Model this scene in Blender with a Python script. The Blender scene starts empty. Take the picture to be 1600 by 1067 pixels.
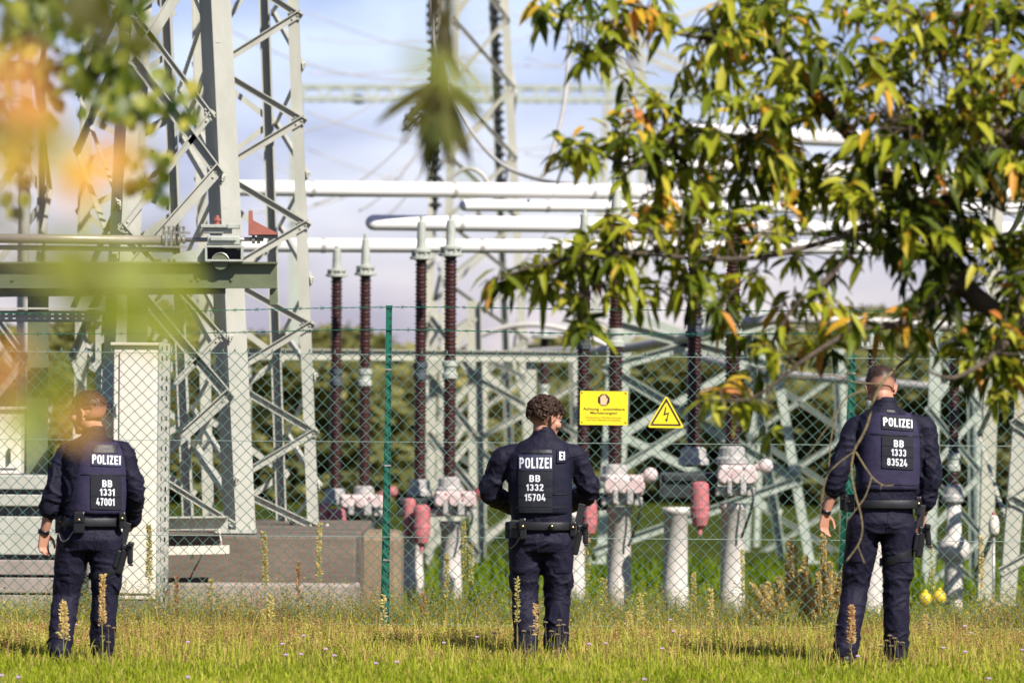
import bpy, bmesh, math, random
import numpy as np
from mathutils import Vector, Matrix, noise
from mathutils.bvhtree import BVHTree

random.seed(7)
rng = np.random.default_rng(11)
R = math.radians
scene = bpy.context.scene
col = scene.collection

# ------------------------------------------------------------------ camera
FPX = 1600 * 200 / 36.0            # focal length in photo pixels
HORIZON = 598.0
EYE = 1.8
cam_d = bpy.data.cameras.new('camera')
cam_d.lens = 200
cam_d.sensor_width = 36
cam_d.clip_start = 0.5
cam_d.clip_end = 6000
cam_d.dof.use_dof = True
cam_d.dof.focus_distance = 39.0
cam_d.dof.aperture_fstop = 2.8
cam_d.dof.aperture_blades = 9
cam = bpy.data.objects.new('camera', cam_d)
col.objects.link(cam)
PITCH = (HORIZON - 533.5) / FPX
CM = Matrix.Rotation(math.pi / 2 + PITCH, 3, 'X') @ Matrix.Rotation(R(0.40), 3, 'Z')
cam.matrix_world = Matrix.Translation((0, 0, EYE)) @ CM.to_4x4()
scene.camera = cam

# ------------------------------------------------------------------ sun and sky
SUN = Vector((0.50, -0.64, 0.74)).normalized()
sun_d = bpy.data.lights.new('sun', 'SUN')
sun_d.energy = 5.0
sun_d.angle = R(0.5)
sun_d.color = (1.0, 0.945, 0.86)
sun = bpy.data.objects.new('sun', sun_d)
sun.rotation_euler = (-SUN).to_track_quat('-Z', 'Y').to_euler()
sun.location = SUN * 60
col.objects.link(sun)

world = bpy.data.worlds.new('World')
scene.world = world
world.use_nodes = True
wn, wl = world.node_tree.nodes, world.node_tree.links
wn.clear()
wo = wn.new('ShaderNodeOutputWorld')
bg = wn.new('ShaderNodeBackground')
bg.inputs['Strength'].default_value = 0.05
sky = wn.new('ShaderNodeTexSky')
sky.sky_type = 'NISHITA'
sky.sun_disc = False
sky.sun_elevation = math.asin(SUN.z)
sky.sun_rotation = math.atan2(SUN.x, SUN.y)
sky.air_density = 1.0
sky.dust_density = 0.4
sky.ozone_density = 4.0
tc = wn.new('ShaderNodeTexCoord')
mp = wn.new('ShaderNodeMapping')
mp.inputs['Scale'].default_value = (14, 14, 38)
mp.inputs['Rotation'].default_value = (0, R(18), 0)
nz = wn.new('ShaderNodeTexNoise')
nz.inputs['Scale'].default_value = 1.0
nz.inputs['Detail'].default_value = 5
cr = wn.new('ShaderNodeValToRGB')
cr.color_ramp.elements[0].position = 0.36
cr.color_ramp.elements[0].color = (0.60, 0.555, 0.84, 1)
cr.color_ramp.elements[1].position = 0.58
cr.color_ramp.elements[1].color = (1.06, 0.945, 1.20, 1)
mx = wn.new('ShaderNodeMix')
mx.data_type = 'RGBA'
mx.blend_type = 'MULTIPLY'
mx.inputs[0].default_value = 1.0
wl.new(tc.outputs['Generated'], mp.inputs['Vector'])
wl.new(mp.outputs['Vector'], nz.inputs['Vector'])
wl.new(nz.outputs['Fac'], cr.inputs['Fac'])
wl.new(sky.outputs['Color'], mx.inputs[6])
wl.new(cr.outputs['Color'], mx.inputs[7])
# added brightening of the low sky; the dome above stays dim as fill light
sp = wn.new('ShaderNodeSeparateXYZ')
wl.new(tc.outputs['Generated'], sp.inputs[0])
mr = wn.new('ShaderNodeMapRange')
mr.interpolation_type = 'SMOOTHSTEP'
mr.inputs['From Min'].default_value = 0.05
mr.inputs['From Max'].default_value = 0.30
mr.inputs['To Min'].default_value = 1.85
mr.inputs['To Max'].default_value = 1.0
wl.new(sp.outputs['Z'], mr.inputs['Value'])
mx2 = wn.new('ShaderNodeVectorMath')
mx2.operation = 'SCALE'
wl.new(mx.outputs[2], mx2.inputs[0])
wl.new(mr.outputs['Result'], mx2.inputs['Scale'])
wl.new(mx2.outputs[0], bg.inputs['Color'])
wl.new(bg.outputs['Background'], wo.inputs['Surface'])

scene.view_settings.view_transform = 'Standard'
scene.view_settings.look = 'None'
scene.view_settings.exposure = 0.62
scene.view_settings.gamma = 1.0
scene.cycles.use_denoising = True
scene.cycles.max_bounces = 6
scene.cycles.transparent_max_bounces = 6
scene.cycles.caustics_reflective = False
scene.cycles.caustics_refractive = False


# ------------------------------------------------------------------ placing
def W(px, py, d):
    """The point at depth d (metres along +y from the camera) seen at photo pixel (px, py)."""
    v = CM @ Vector(((px - 800) / FPX, -(py - 533.5) / FPX, -1.0))
    v *= d / v.y
    return Vector((v.x, v.y, v.z + EYE))


def gz(y):
    t = min(1.0, max(0.0, (y - 40.5) / 5.0))
    return -0.25 * t * t * (3 - 2 * t)


def tag(o, label=None, cat=None, group=None, kind=None):
    if label: o['label'] = label
    if cat: o['category'] = cat
    if group: o['group'] = group
    if kind: o['kind'] = kind
    return o


def empty(name, loc, label=None, cat=None, group=None):
    o = bpy.data.objects.new(name, None)
    o.empty_display_size = 0.2
    o.location = loc
    col.objects.link(o)
    return tag(o, label, cat, group)


def link(name, me, mat, parent=None, smooth=False):
    """me is in world coordinates; it is shifted so that it hangs under its parent."""
    o = bpy.data.objects.new(name, me)
    col.objects.link(o)
    if mat is not None:
        me.materials.clear()
        me.materials.append(mat)
    if parent is not None:
        off = Vector(parent.location)
        p = parent.parent
        while p is not None:
            off += p.location
            p = p.parent
        me.transform(Matrix.Translation(-off))
        o.parent = parent
    if smooth:
        me.polygons.foreach_set('use_smooth', [True] * len(me.polygons))
    return o


def mesh_np(V, faces, tint=None):
    """faces: array (n,k) of equal sized polygons, or a list of such arrays."""
    if not isinstance(faces, list): faces = [faces]
    me = bpy.data.meshes.new('mesh')
    V = np.asarray(V, dtype=np.float32)
    me.vertices.add(len(V))
    me.vertices.foreach_set('co', V.ravel())
    li = np.concatenate([f.ravel() for f in faces]).astype(np.int32)
    tot = np.concatenate([np.full(len(f), f.shape[1]) for f in faces]).astype(np.int32)
    st = np.concatenate([[0], np.cumsum(tot)[:-1]]).astype(np.int32)
    me.loops.add(len(li))
    me.loops.foreach_set('vertex_index', li)
    me.polygons.add(len(tot))
    me.polygons.foreach_set('loop_start', st)
    me.polygons.foreach_set('loop_total', tot)
    if tint is not None:
        a = me.attributes.new('tint', 'FLOAT', 'POINT')
        a.data.foreach_set('value', np.asarray(tint, dtype=np.float32))
    me.update(calc_edges=True)
    me.validate()
    return me


class MB:
    def __init__(self):
        self.v, self.f = [], []

    def add(self, vs, fs):
        n = len(self.v)
        self.v += [tuple(v) for v in vs]
        self.f += [tuple(i + n for i in f) for f in fs]

    def box(self, c, s, rot=None, bev=0.0):
        c = Vector(c)
        hx, hy, hz = s[0] / 2, s[1] / 2, s[2] / 2
        if bev > 0:
            bm = bmesh.new()
            bmesh.ops.create_cube(bm, size=1)
            for v in bm.verts: v.co = Vector((v.co.x * s[0], v.co.y * s[1], v.co.z * s[2]))
            bmesh.ops.bevel(bm, geom=bm.edges[:], offset=bev, segments=2, affect='EDGES', profile=0.5)
            bm.verts.index_update()
            vs = [v.co.copy() for v in bm.verts]
            fs = [[v.index for v in f.verts] for f in bm.faces]
            bm.free()
        else:
            vs = [Vector((x, y, z)) for x in (-hx, hx) for y in (-hy, hy) for z in (-hz, hz)]
            fs = [(0, 1, 3, 2), (4, 6, 7, 5), (0, 4, 5, 1), (2, 3, 7, 6), (0, 2, 6, 4), (1, 5, 7, 3)]
        if rot is not None: vs = [rot @ v for v in vs]
        self.add([c + v for v in vs], fs)

    def prism(self, poly, p, q, a, b):
        """Extrude the polygon (coordinates along a and b) from p to q."""
        p, q = Vector(p), Vector(q)
        n = len(poly)
        vs = [p + a * x + b * y for x, y in poly] + [q + a * x + b * y for x, y in poly]
        fs = [tuple(range(n))[::-1], tuple(range(n, 2 * n))] + [(i, (i + 1) % n, n + (i + 1) % n, n + i) for i in range(n)]
        self.add(vs, fs)

    def bar(self, p, q, w, h, out=Vector((0, -1, 0))):
        p, q = Vector(p), Vector(q)
        d = (q - p).normalized()
        a = d.cross(out).normalized()
        b = a.cross(d)
        self.prism([(-w / 2, -h / 2), (w / 2, -h / 2), (w / 2, h / 2), (-w / 2, h / 2)], p, q, a, b)

    def angle(self, p, q, w, t, out, flip=1, w2=None):
        """An L profile: one leg flat on the face with normal `out`, the other pointing inward."""
        p, q = Vector(p), Vector(q)
        d = (q - p).normalized()
        a = d.cross(out).normalized() * flip
        b = -(out - d * out.dot(d)).normalized()
        w2 = w2 or w
        self.prism([(-w / 2, 0), (w / 2, 0), (w / 2, t), (-w / 2 + t, t), (-w / 2 + t, w2), (-w / 2, w2)], p, q, a, b)

    def leg(self, p, q, a, b, w, t, w2=None):
        a, b = Vector(a).normalized(), Vector(b).normalized()
        w2 = w2 or w
        self.prism([(0, 0), (w, 0), (w, t), (t, t), (t, w2), (0, w2)], p, q, a, b)

    def tube(self, pts, rad, n=8, cap=True, ell=1.0):
        pts = [Vector(p) for p in pts]
        m = len(pts)
        if not hasattr(rad, '__len__'): rad = [rad] * m
        up = Vector((0, 0, 1))
        d0 = (pts[1] - pts[0]).normalized()
        a = d0.cross(up)
        if a.length < 1e-3: a = d0.cross(Vector((0, 1, 0)))
        a.normalize()
        vs, fs = [], []
        for i in range(m):
            d = (pts[min(i + 1, m - 1)] - pts[max(i - 1, 0)]).normalized()
            a = (a - d * a.dot(d)).normalized()
            b = d.cross(a)
            for k in range(n):
                an = 2 * math.pi * k / n
                vs.append(pts[i] + (a * math.cos(an) * ell + b * math.sin(an)) * rad[i])
        for i in range(m - 1):
            for k in range(n):
                k2 = (k + 1) % n
                fs.append((i * n + k, i * n + k2, (i + 1) * n + k2, (i + 1) * n + k))
        if cap:
            fs.append(tuple(range(n))[::-1])
            fs.append(tuple(range((m - 1) * n, m * n)))
        self.add(vs, fs)

    def lathe(self, prof, c, n=16, axis=Vector((0, 0, 1))):
        """prof: list of (radius, height along axis)."""
        c = Vector(c)
        axis = Vector(axis).normalized()
        a = axis.orthogonal().normalized()
        b = axis.cross(a)
        vs, fs = [], []
        m = len(prof)
        for r, h in prof:
            for k in range(n):
                an = 2 * math.pi * k / n
                vs.append(c + axis * h + (a * math.cos(an) + b * math.sin(an)) * max(r, 1e-4))
        for i in range(m - 1):
            for k in range(n):
                k2 = (k + 1) % n
                fs.append((i * n + k, i * n + k2, (i + 1) * n + k2, (i + 1) * n + k))
        fs.append(tuple(range(n))[::-1])
        fs.append(tuple(range((m - 1) * n, m * n)))
        self.add(vs, fs)

    def ellipsoid(self, c, r, rot=None, n=14, m=9):
        c = Vector(c)
        vs, fs = [], []
        for i in range(1, m):
            th = math.pi * i / m
            for k in range(n):
                ph = 2 * math.pi * k / n
                v = Vector((r[0] * math.sin(th) * math.cos(ph), r[1] * math.sin(th) * math.sin(ph), r[2] * math.cos(th)))
                vs.append(c + (rot @ v if rot else v))
        top, bot = Vector((0, 0, r[2])), Vector((0, 0, -r[2]))
        vs += [c + (rot @ top if rot else top), c + (rot @ bot if rot else bot)]
        t, b = (m - 1) * n, (m - 1) * n + 1
        for k in range(n):
            k2 = (k + 1) % n
            fs.append((t, k, k2))
            fs.append((b, (m - 2) * n + k2, (m - 2) * n + k))
            for i in range(m - 2):
                fs.append((i * n + k, (i + 1) * n + k, (i + 1) * n + k2, i * n + k2))
        self.add(vs, fs)

    def loft(self, secs, n=24):
        """secs: list of (centre, rx, ry, yaw, power) horizontal super-ellipses, bottom to top."""
        vs, fs = [], []
        m = len(secs)
        for c, rx, ry, yaw, pw in secs:
            c = Vector(c)
            rz = Matrix.Rotation(yaw, 3, 'Z')
            for k in range(n):
                an = 2 * math.pi * k / n
                ca, sa = math.cos(an), math.sin(an)
                x = rx * math.copysign(abs(ca) ** (2 / pw), ca)
                y = ry * math.copysign(abs(sa) ** (2 / pw), sa)
                vs.append(c + rz @ Vector((x, y, 0)))
        for i in range(m - 1):
            for k in range(n):
                k2 = (k + 1) % n
                fs.append((i * n + k, i * n + k2, (i + 1) * n + k2, (i + 1) * n + k))
        fs.append(tuple(range(n))[::-1])
        fs.append(tuple(range((m - 1) * n, m * n)))
        self.add(vs, fs)

    def limb(self, pts, rad, n=16, sub=5):
        """A round-ended tapering limb through the joints, smoothed at the bends."""
        P = [Vector(p) for p in pts]
        out, ro = [], []
        for i in range(len(P) - 1):
            p0 = P[max(i - 1, 0)]; p1 = P[i]; p2 = P[i + 1]; p3 = P[min(i + 2, len(P) - 1)]
            for k in range(sub):
                t = k / sub
                a = 0.5 * ((2 * p1) + (p2 - p0) * t + (2 * p0 - 5 * p1 + 4 * p2 - p3) * t * t + (3 * p1 - p0 - 3 * p2 + p3) * t ** 3)
                out.append(a); ro.append(rad[i] * (1 - t) + rad[i + 1] * t)
        out.append(P[-1]); ro.append(rad[-1])
        self.tube(out, ro, n)
        self.ellipsoid(out[0], (ro[0],) * 3, n=n, m=8)
        self.ellipsoid(out[-1], (ro[-1],) * 3, n=n, m=8)

    def mesh(self):
        me = bpy.data.meshes.new('mesh')
        me.from_pydata([tuple(v) for v in self.v], [], self.f)
        me.update()
        return me

    def build(self, name, mat, parent=None, smooth=False):
        return link(name, self.mesh(), mat, parent, smooth)

    def remeshed(self, voxel, smooth=4):
        o = bpy.data.objects.new('tmp', self.mesh())
        col.objects.link(o)
        m = o.modifiers.new('r', 'REMESH')
        m.mode = 'VOXEL'
        m.voxel_size = voxel
        m.use_smooth_shade = True
        if smooth:
            s = o.modifiers.new('s', 'SMOOTH')
            s.factor = 0.5
            s.iterations = smooth
        dg = bpy.context.evaluated_depsgraph_get()
        me = bpy.data.meshes.new_from_object(o.evaluated_get(dg))
        old = o.data
        bpy.data.objects.remove(o)
        bpy.data.meshes.remove(old)
        return me


# ------------------------------------------------------------------ materials
def mat_new(name):
    m = bpy.data.materials.new(name)
    m.use_nodes = True
    nt = m.node_tree
    return m, nt.nodes, nt.links, nt.nodes['Principled BSDF']


def surf(name, c1, c2=None, rough=0.6, metal=0.0, scale=6.0, bump=0.0, bscale=40.0, c3=None, c3_lo=0.6, stretch=(1, 1, 1), spec=0.5, detail=5):
    """Noise-varied paint, metal, cloth or stone. c3: a third colour for stains with a shape of their own."""
    m, n, l, b = mat_new(name)
    c2 = c2 or tuple(x * 0.75 for x in c1)
    t = n.new('ShaderNodeTexCoord')
    mp_ = n.new('ShaderNodeMapping')
    mp_.inputs['Scale'].default_value = stretch
    l.new(t.outputs['Object'], mp_.inputs['Vector'])
    nz_ = n.new('ShaderNodeTexNoise')
    nz_.inputs['Scale'].default_value = scale
    nz_.inputs['Detail'].default_value = detail
    nz_.inputs['Roughness'].default_value = 0.65
    l.new(mp_.outputs['Vector'], nz_.inputs['Vector'])
    r = n.new('ShaderNodeValToRGB')
    r.color_ramp.elements[0].position = 0.3
    r.color_ramp.elements[0].color = (*c2, 1)
    r.color_ramp.elements[1].position = 0.62
    r.color_ramp.elements[1].color = (*c1, 1)
    l.new(nz_.outputs['Fac'], r.inputs['Fac'])
    outc = r.outputs['Color']
    if c3:
        n3 = n.new('ShaderNodeTexNoise')
        n3.inputs['Scale'].default_value = scale * 0.6
        n3.inputs['Detail'].default_value = 8
        n3.inputs['Roughness'].default_value = 0.75
        l.new(mp_.outputs['Vector'], n3.inputs['Vector'])
        r3 = n.new('ShaderNodeValToRGB')
        r3.color_ramp.elements[0].position = c3_lo
        r3.color_ramp.elements[0].color = (0, 0, 0, 1)
        r3.color_ramp.elements[1].position = min(1, c3_lo + 0.09)
        r3.color_ramp.elements[1].color = (1, 1, 1, 1)
        l.new(n3.outputs['Fac'], r3.inputs['Fac'])
        mm = n.new('ShaderNodeMix')
        mm.data_type = 'RGBA'
        l.new(r3.outputs['Color'], mm.inputs[0])
        l.new(outc, mm.inputs[6])
        mm.inputs[7].default_value = (*c3, 1)
        outc = mm.outputs[2]
    l.new(outc, b.inputs['Base Color'])
    b.inputs['Roughness'].default_value = rough
    b.inputs['Metallic'].default_value = metal
    b.inputs['Specular IOR Level'].default_value = spec
    if bump:
        nb = n.new('ShaderNodeTexNoise')
        nb.inputs['Scale'].default_value = bscale
        nb.inputs['Detail'].default_value = 6
        l.new(mp_.outputs['Vector'], nb.inputs['Vector'])
        bp = n.new('ShaderNodeBump')
        bp.inputs['Strength'].default_value = bump
        bp.inputs['Distance'].default_value = 0.02
        l.new(nb.outputs['Fac'], bp.inputs['Height'])
        l.new(bp.outputs['Normal'], b.inputs['Normal'])
    return m


def tinted(name, stops, rough=0.55, trans=0.3, spec=0.35):
    """Colour from each leaf's own 'tint' value, with some light passing through."""
    m, n, l, b = mat_new(name)
    at = n.new('ShaderNodeAttribute')
    at.attribute_name = 'tint'
    r = n.new('ShaderNodeValToRGB')
    e = r.color_ramp.elements
    e[0].position, e[0].color = stops[0][0], (*stops[0][1], 1)
    e[1].position, e[1].color = stops[-1][0], (*stops[-1][1], 1)
    for p_, c_ in stops[1:-1]:
        x = e.new(p_)
        x.color = (*c_, 1)
    l.new(at.outputs['Fac'], r.inputs['Fac'])
    l.new(r.outputs['Color'], b.inputs['Base Color'])
    b.inputs['Roughness'].default_value = rough
    b.inputs['Specular IOR Level'].default_value = spec
    if trans:
        tr = n.new('ShaderNodeBsdfTranslucent')
        l.new(r.outputs['Color'], tr.inputs['Color'])
        ms = n.new('ShaderNodeMixShader')
        ms.inputs[0].default_value = trans
        l.new(b.outputs[0], ms.inputs[1])
        l.new(tr.outputs[0], ms.inputs[2])
        l.new(ms.outputs[0], n['Material Output'].inputs['Surface'])
    return m


M = {}
M['steel'] = surf('pale_painted_steel', (0.46, 0.455, 0.395), (0.36, 0.36, 0.30), 0.55, 0.0, 3.0, 0.08, 60, c3=(0.30, 0.26, 0.18), c3_lo=0.66, stretch=(1, 1, .35))
M['steel_far'] = surf('weathered_steel', (0.46, 0.45, 0.375), (0.37, 0.365, 0.29), 0.6, 0.0, 3.0, 0.05)
M['steel_green'] = surf('greenish_painted_steel', (0.42, 0.455, 0.385), (0.34, 0.375, 0.31), 0.5, 0.0, 4.0, 0.06, 60)
M['beam'] = surf('olive_painted_beam', (0.135, 0.155, 0.085), (0.10, 0.12, 0.066), 0.45, 0.0, 5.0, 0.06, 80)
M['galv'] = surf('galvanised_steel', (0.48, 0.45, 0.41), (0.33, 0.31, 0.28), 0.38, 0.55, 9.0, 0.1, 90)
M['galv_pipe'] = surf('galvanised_pipe', (0.46, 0.40, 0.33), (0.34, 0.30, 0.25), 0.42, 0.35, 7.0, 0.1, 70, stretch=(.3, 1, 1))
M['dark_steel'] = surf('dark_steel', (0.045, 0.05, 0.05), (0.03, 0.03, 0.032), 0.5, 0.3, 8)
M['redlead'] = surf('red_oxide_paint', (0.36, 0.12, 0.085), (0.28, 0.09, 0.065), 0.6, 0, 10, 0.1, 60)
M['white_pipe'] = surf('white_aluminium_tube', (0.86, 0.83, 0.82), (0.80, 0.77, 0.75), 0.45, 0.0, 4, stretch=(.3, 1, 1))
M['conductor'] = surf('pale_grey_tube', (0.52, 0.49, 0.46), (0.42, 0.40, 0.37), 0.5, 0.2, 5)
M['porcelain'] = surf('brown_porcelain', (0.045, 0.011, 0.0075), (0.028, 0.008, 0.0055), 0.32, 0.0, 9, spec=0.6)
M['capmetal'] = surf('grey_green_fitting', (0.45, 0.47, 0.41), (0.34, 0.36, 0.31), 0.5, 0.1, 8, 0.06)
M['joint_shaded'] = surf('shaded_fitting', (0.075, 0.085, 0.10), (0.05, 0.055, 0.065), 0.5, 0.2, 8)  # darker copy of the cap metal: shade on left-hand joints put into the colour
M['cast'] = surf('grey_casting', (0.50, 0.47, 0.44), (0.33, 0.31, 0.30), 0.5, 0.2, 14, 0.1)
M['pink'] = surf('faded_red_vessel', (0.50, 0.16, 0.17), (0.38, 0.10, 0.11), 0.6, 0, 7, 0.1, 50, c3=(0.30, 0.16, 0.14), c3_lo=0.6)
M['palepink'] = surf('pink_white_casting', (0.60, 0.52, 0.49), (0.52, 0.31, 0.31), 0.6, 0, 4, 0.1, 50, c3=(0.24, 0.15, 0.12), c3_lo=0.58)
M['post_white'] = surf('pale_concrete_post', (0.66, 0.60, 0.55), (0.50, 0.45, 0.41), 0.9, 0, 1.1, 0.05, 10, c3=(0.46, 0.39, 0.33), c3_lo=0.58, stretch=(1, 1, .35), spec=0.15)
M['cabinet'] = surf('cream_cabinet_paint', (0.74, 0.67, 0.57), (0.68, 0.61, 0.52), 0.55, 0, 2.5, 0.05, 30, c3=(0.58, 0.50, 0.41), c3_lo=0.66, stretch=(1, 1, .3))
M['plinth'] = surf('grey_plinth', (0.20, 0.20, 0.23), (0.14, 0.14, 0.16), 0.8, 0, 8, 0.2)
M['concrete'] = surf('weathered_concrete', (0.19, 0.145, 0.115), (0.105, 0.08, 0.066), 0.95, 0, 1.7, 0.3, 14, c3=(0.33, 0.24, 0.15), c3_lo=0.60, stretch=(.7, 1, 2.2), spec=0.1)
M['concrete_pale'] = surf('pale_concrete', (0.36, 0.30, 0.27), (0.24, 0.20, 0.18), 0.95, 0, 2.2, 0.3, 14, c3=(0.15, 0.115, 0.10), c3_lo=0.60, stretch=(1, 1, .6), spec=0.1)
M['tan_stone'] = surf('tan_concrete', (0.27, 0.20, 0.13), (0.17, 0.125, 0.09), 0.95, 0, 2.5, 0.3, 14, spec=0.1)
M['fence_green'] = surf('green_plastic_coat', (0.010, 0.135, 0.085), (0.008, 0.10, 0.065), 0.35, 0, 12)
M['mesh_wire'] = surf('fence_wire_coat', (0.13, 0.25, 0.20), (0.09, 0.20, 0.15), 0.30, 0.2, 30, spec=0.8)
M['tension'] = surf('galvanised_tension_wire', (0.32, 0.42, 0.38), (0.25, 0.35, 0.31), 0.35, 0.4, 30)
M['yellow'] = surf('yellow_enamel', (0.86, 0.70, 0.02), (0.76, 0.60, 0.03), 0.4, 0, 14, c3=(0.55, 0.42, 0.06), c3_lo=0.66)
M['yellow_ball'] = surf('yellow_plastic', (0.75, 0.52, 0.03), (0.66, 0.45, 0.03), 0.4, 0, 10)
M['sign_brown'] = surf('dark_brown_print', (0.065, 0.03, 0.02), None, 0.5)
M['sign_tan'] = surf('olive_print', (0.30, 0.19, 0.01), None, 0.5)
M['sign_skin'] = surf('pale_hand_print', (0.85, 0.52, 0.30), (0.80, 0.48, 0.27), 0.5)
M['bolt'] = surf('bolt_head', (0.35, 0.33, 0.28), None, 0.4, 0.7)
M['bark'] = surf('grey_brown_bark', (0.115, 0.085, 0.06), (0.05, 0.038, 0.028), 0.9, 0, 14, 0.7, 60, c3=(0.17, 0.15, 0.10), c3_lo=0.6)
M['bark_pale'] = surf('pale_twig_bark', (0.22, 0.17, 0.085), (0.13, 0.10, 0.05), 0.85, 0, 18, 0.5, 60)
M['bark_far'] = surf('distant_trunk_bark', (0.07, 0.055, 0.04), None, 0.9)
M['cloth'] = surf('navy_jacket_cloth', (0.0110, 0.0102, 0.0250), (0.0076, 0.0070, 0.018), 0.68, 0, 9, 0.3, 90, spec=0.22)
M['trouser'] = surf('navy_trouser_cloth', (0.0122, 0.0106, 0.0270), (0.0086, 0.0074, 0.0195), 0.68, 0, 9, 0.3, 90, spec=0.22)
M['vest'] = surf('purple_navy_vest', (0.040, 0.033, 0.074), (0.030, 0.025, 0.057), 0.75, 0, 14, 0.25, 160, spec=0.2)
M['vest_dark'] = surf('dark_navy_vest', (0.0125, 0.013, 0.029), (0.009, 0.0095, 0.022), 0.72, 0, 14, 0.25, 160, spec=0.2)
M['patch'] = surf('dark_patch_fabric', (0.010, 0.011, 0.020), None, 0.8, 0, 30, 0.1, 200)
M['letter'] = surf('reflective_white_print', (0.86, 0.87, 0.92), (0.80, 0.81, 0.88), 0.5, 0, 40)
M['letter_plate'] = surf('dark_blue_patch', (0.030, 0.034, 0.070), None, 0.7, 0, 30)
M['black'] = surf('black_polymer', (0.012, 0.012, 0.014), (0.008, 0.008, 0.009), 0.35, 0, 20, spec=0.5)
M['leather'] = surf('black_webbing', (0.016, 0.016, 0.020), (0.010, 0.010, 0.013), 0.45, 0, 20, 0.2, 150)
M['brass'] = surf('brass_stud', (0.5, 0.34, 0.12), None, 0.35, 0.9)
M['skin'] = surf('fair_skin', (0.52, 0.26, 0.175), (0.46, 0.21, 0.135), 0.5, 0, 22, 0.1, 120, spec=0.4)  # one skin colour for the whole body, varied slightly by noise
M['eye'] = surf('eye_white', (0.30, 0.26, 0.24), None, 0.2)
M['lip'] = surf('lip_skin', (0.40, 0.14, 0.11), None, 0.5)
M['grass'] = tinted('grass_blades', [(0, (0.08, 0.14, 0.004)), (.35, (0.27, 0.34, 0.012)), (.7, (0.52, 0.54, 0.05)), (.86, (0.68, 0.54, 0.17)), (1, (0.52, 0.29, 0.11))], 0.6, 0.40, 0.15)
M['weeds'] = tinted('weed_leaves', [(0, (0.10, 0.14, 0.02)), (.35, (0.32, 0.36, 0.05)), (.6, (0.60, 0.55, 0.15)), (.78, (0.64, 0.40, 0.19)), (.9, (0.42, 0.20, 0.10)), (1, (0.24, 0.10, 0.06))], 0.7, 0.38, 0.15)
M['stalk'] = tinted('ripe_seed_stalk', [(0, (0.13, 0.16, 0.03)), (.42, (0.62, 0.56, 0.18)), (.6, (0.78, 0.62, 0.28)), (.8, (0.66, 0.43, 0.20)), (1, (0.46, 0.19, 0.09))], 0.7, 0.45, 0.1)
M['flower'] = surf('lilac_petals', (0.55, 0.36, 0.60), (0.45, 0.27, 0.50), 0.6)
M['leaf_r'] = tinted('long_leaf', [(0, (0.022, 0.038, 0.004)), (.3, (0.105, 0.145, 0.008)), (.55, (0.33, 0.36, 0.02)), (.76, (0.54, 0.50, 0.06)), (.87, (0.66, 0.37, 0.03)), (1, (0.64, 0.23, 0.06))], 0.45, 0.40, 0.25)
M['leaf_l'] = tinted('round_leaf', [(0, (0.030, 0.055, 0.010)), (.4, (0.13, 0.175, 0.015)), (.8, (0.36, 0.37, 0.05)), (1, (0.56, 0.50, 0.09))], 0.45, 0.35)
M['leaf_n'] = tinted('near_leaf', [(0, (0.085, 0.070, 0.006)), (.12, (0.10, 0.10, 0.008)), (.25, (0.11, 0.14, 0.006)), (.5, (0.34, 0.38, 0.014)), (.75, (0.74, 0.52, 0.02)), (1, (0.80, 0.33, 0.09))], 0.5, 0.35)
M['leaf_far'] = tinted('distant_leaf', [(0, (0.16, 0.17, 0.055)), (.5, (0.31, 0.30, 0.10)), (.85, (0.44, 0.39, 0.15)), (1, (0.50, 0.36, 0.16))], 0.7, 0.5, 0.1)


def hair_mat(name, c, skin=(0.44, 0.21, 0.14)):
    return tinted(name, [(0, tuple(skin)), (.35, tuple(0.55 * s + 0.45 * k for s, k in zip(skin, c))), (.62, c), (1, tuple(x * 1.2 for x in c))], 0.5, 0.0, 0.4)


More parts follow.
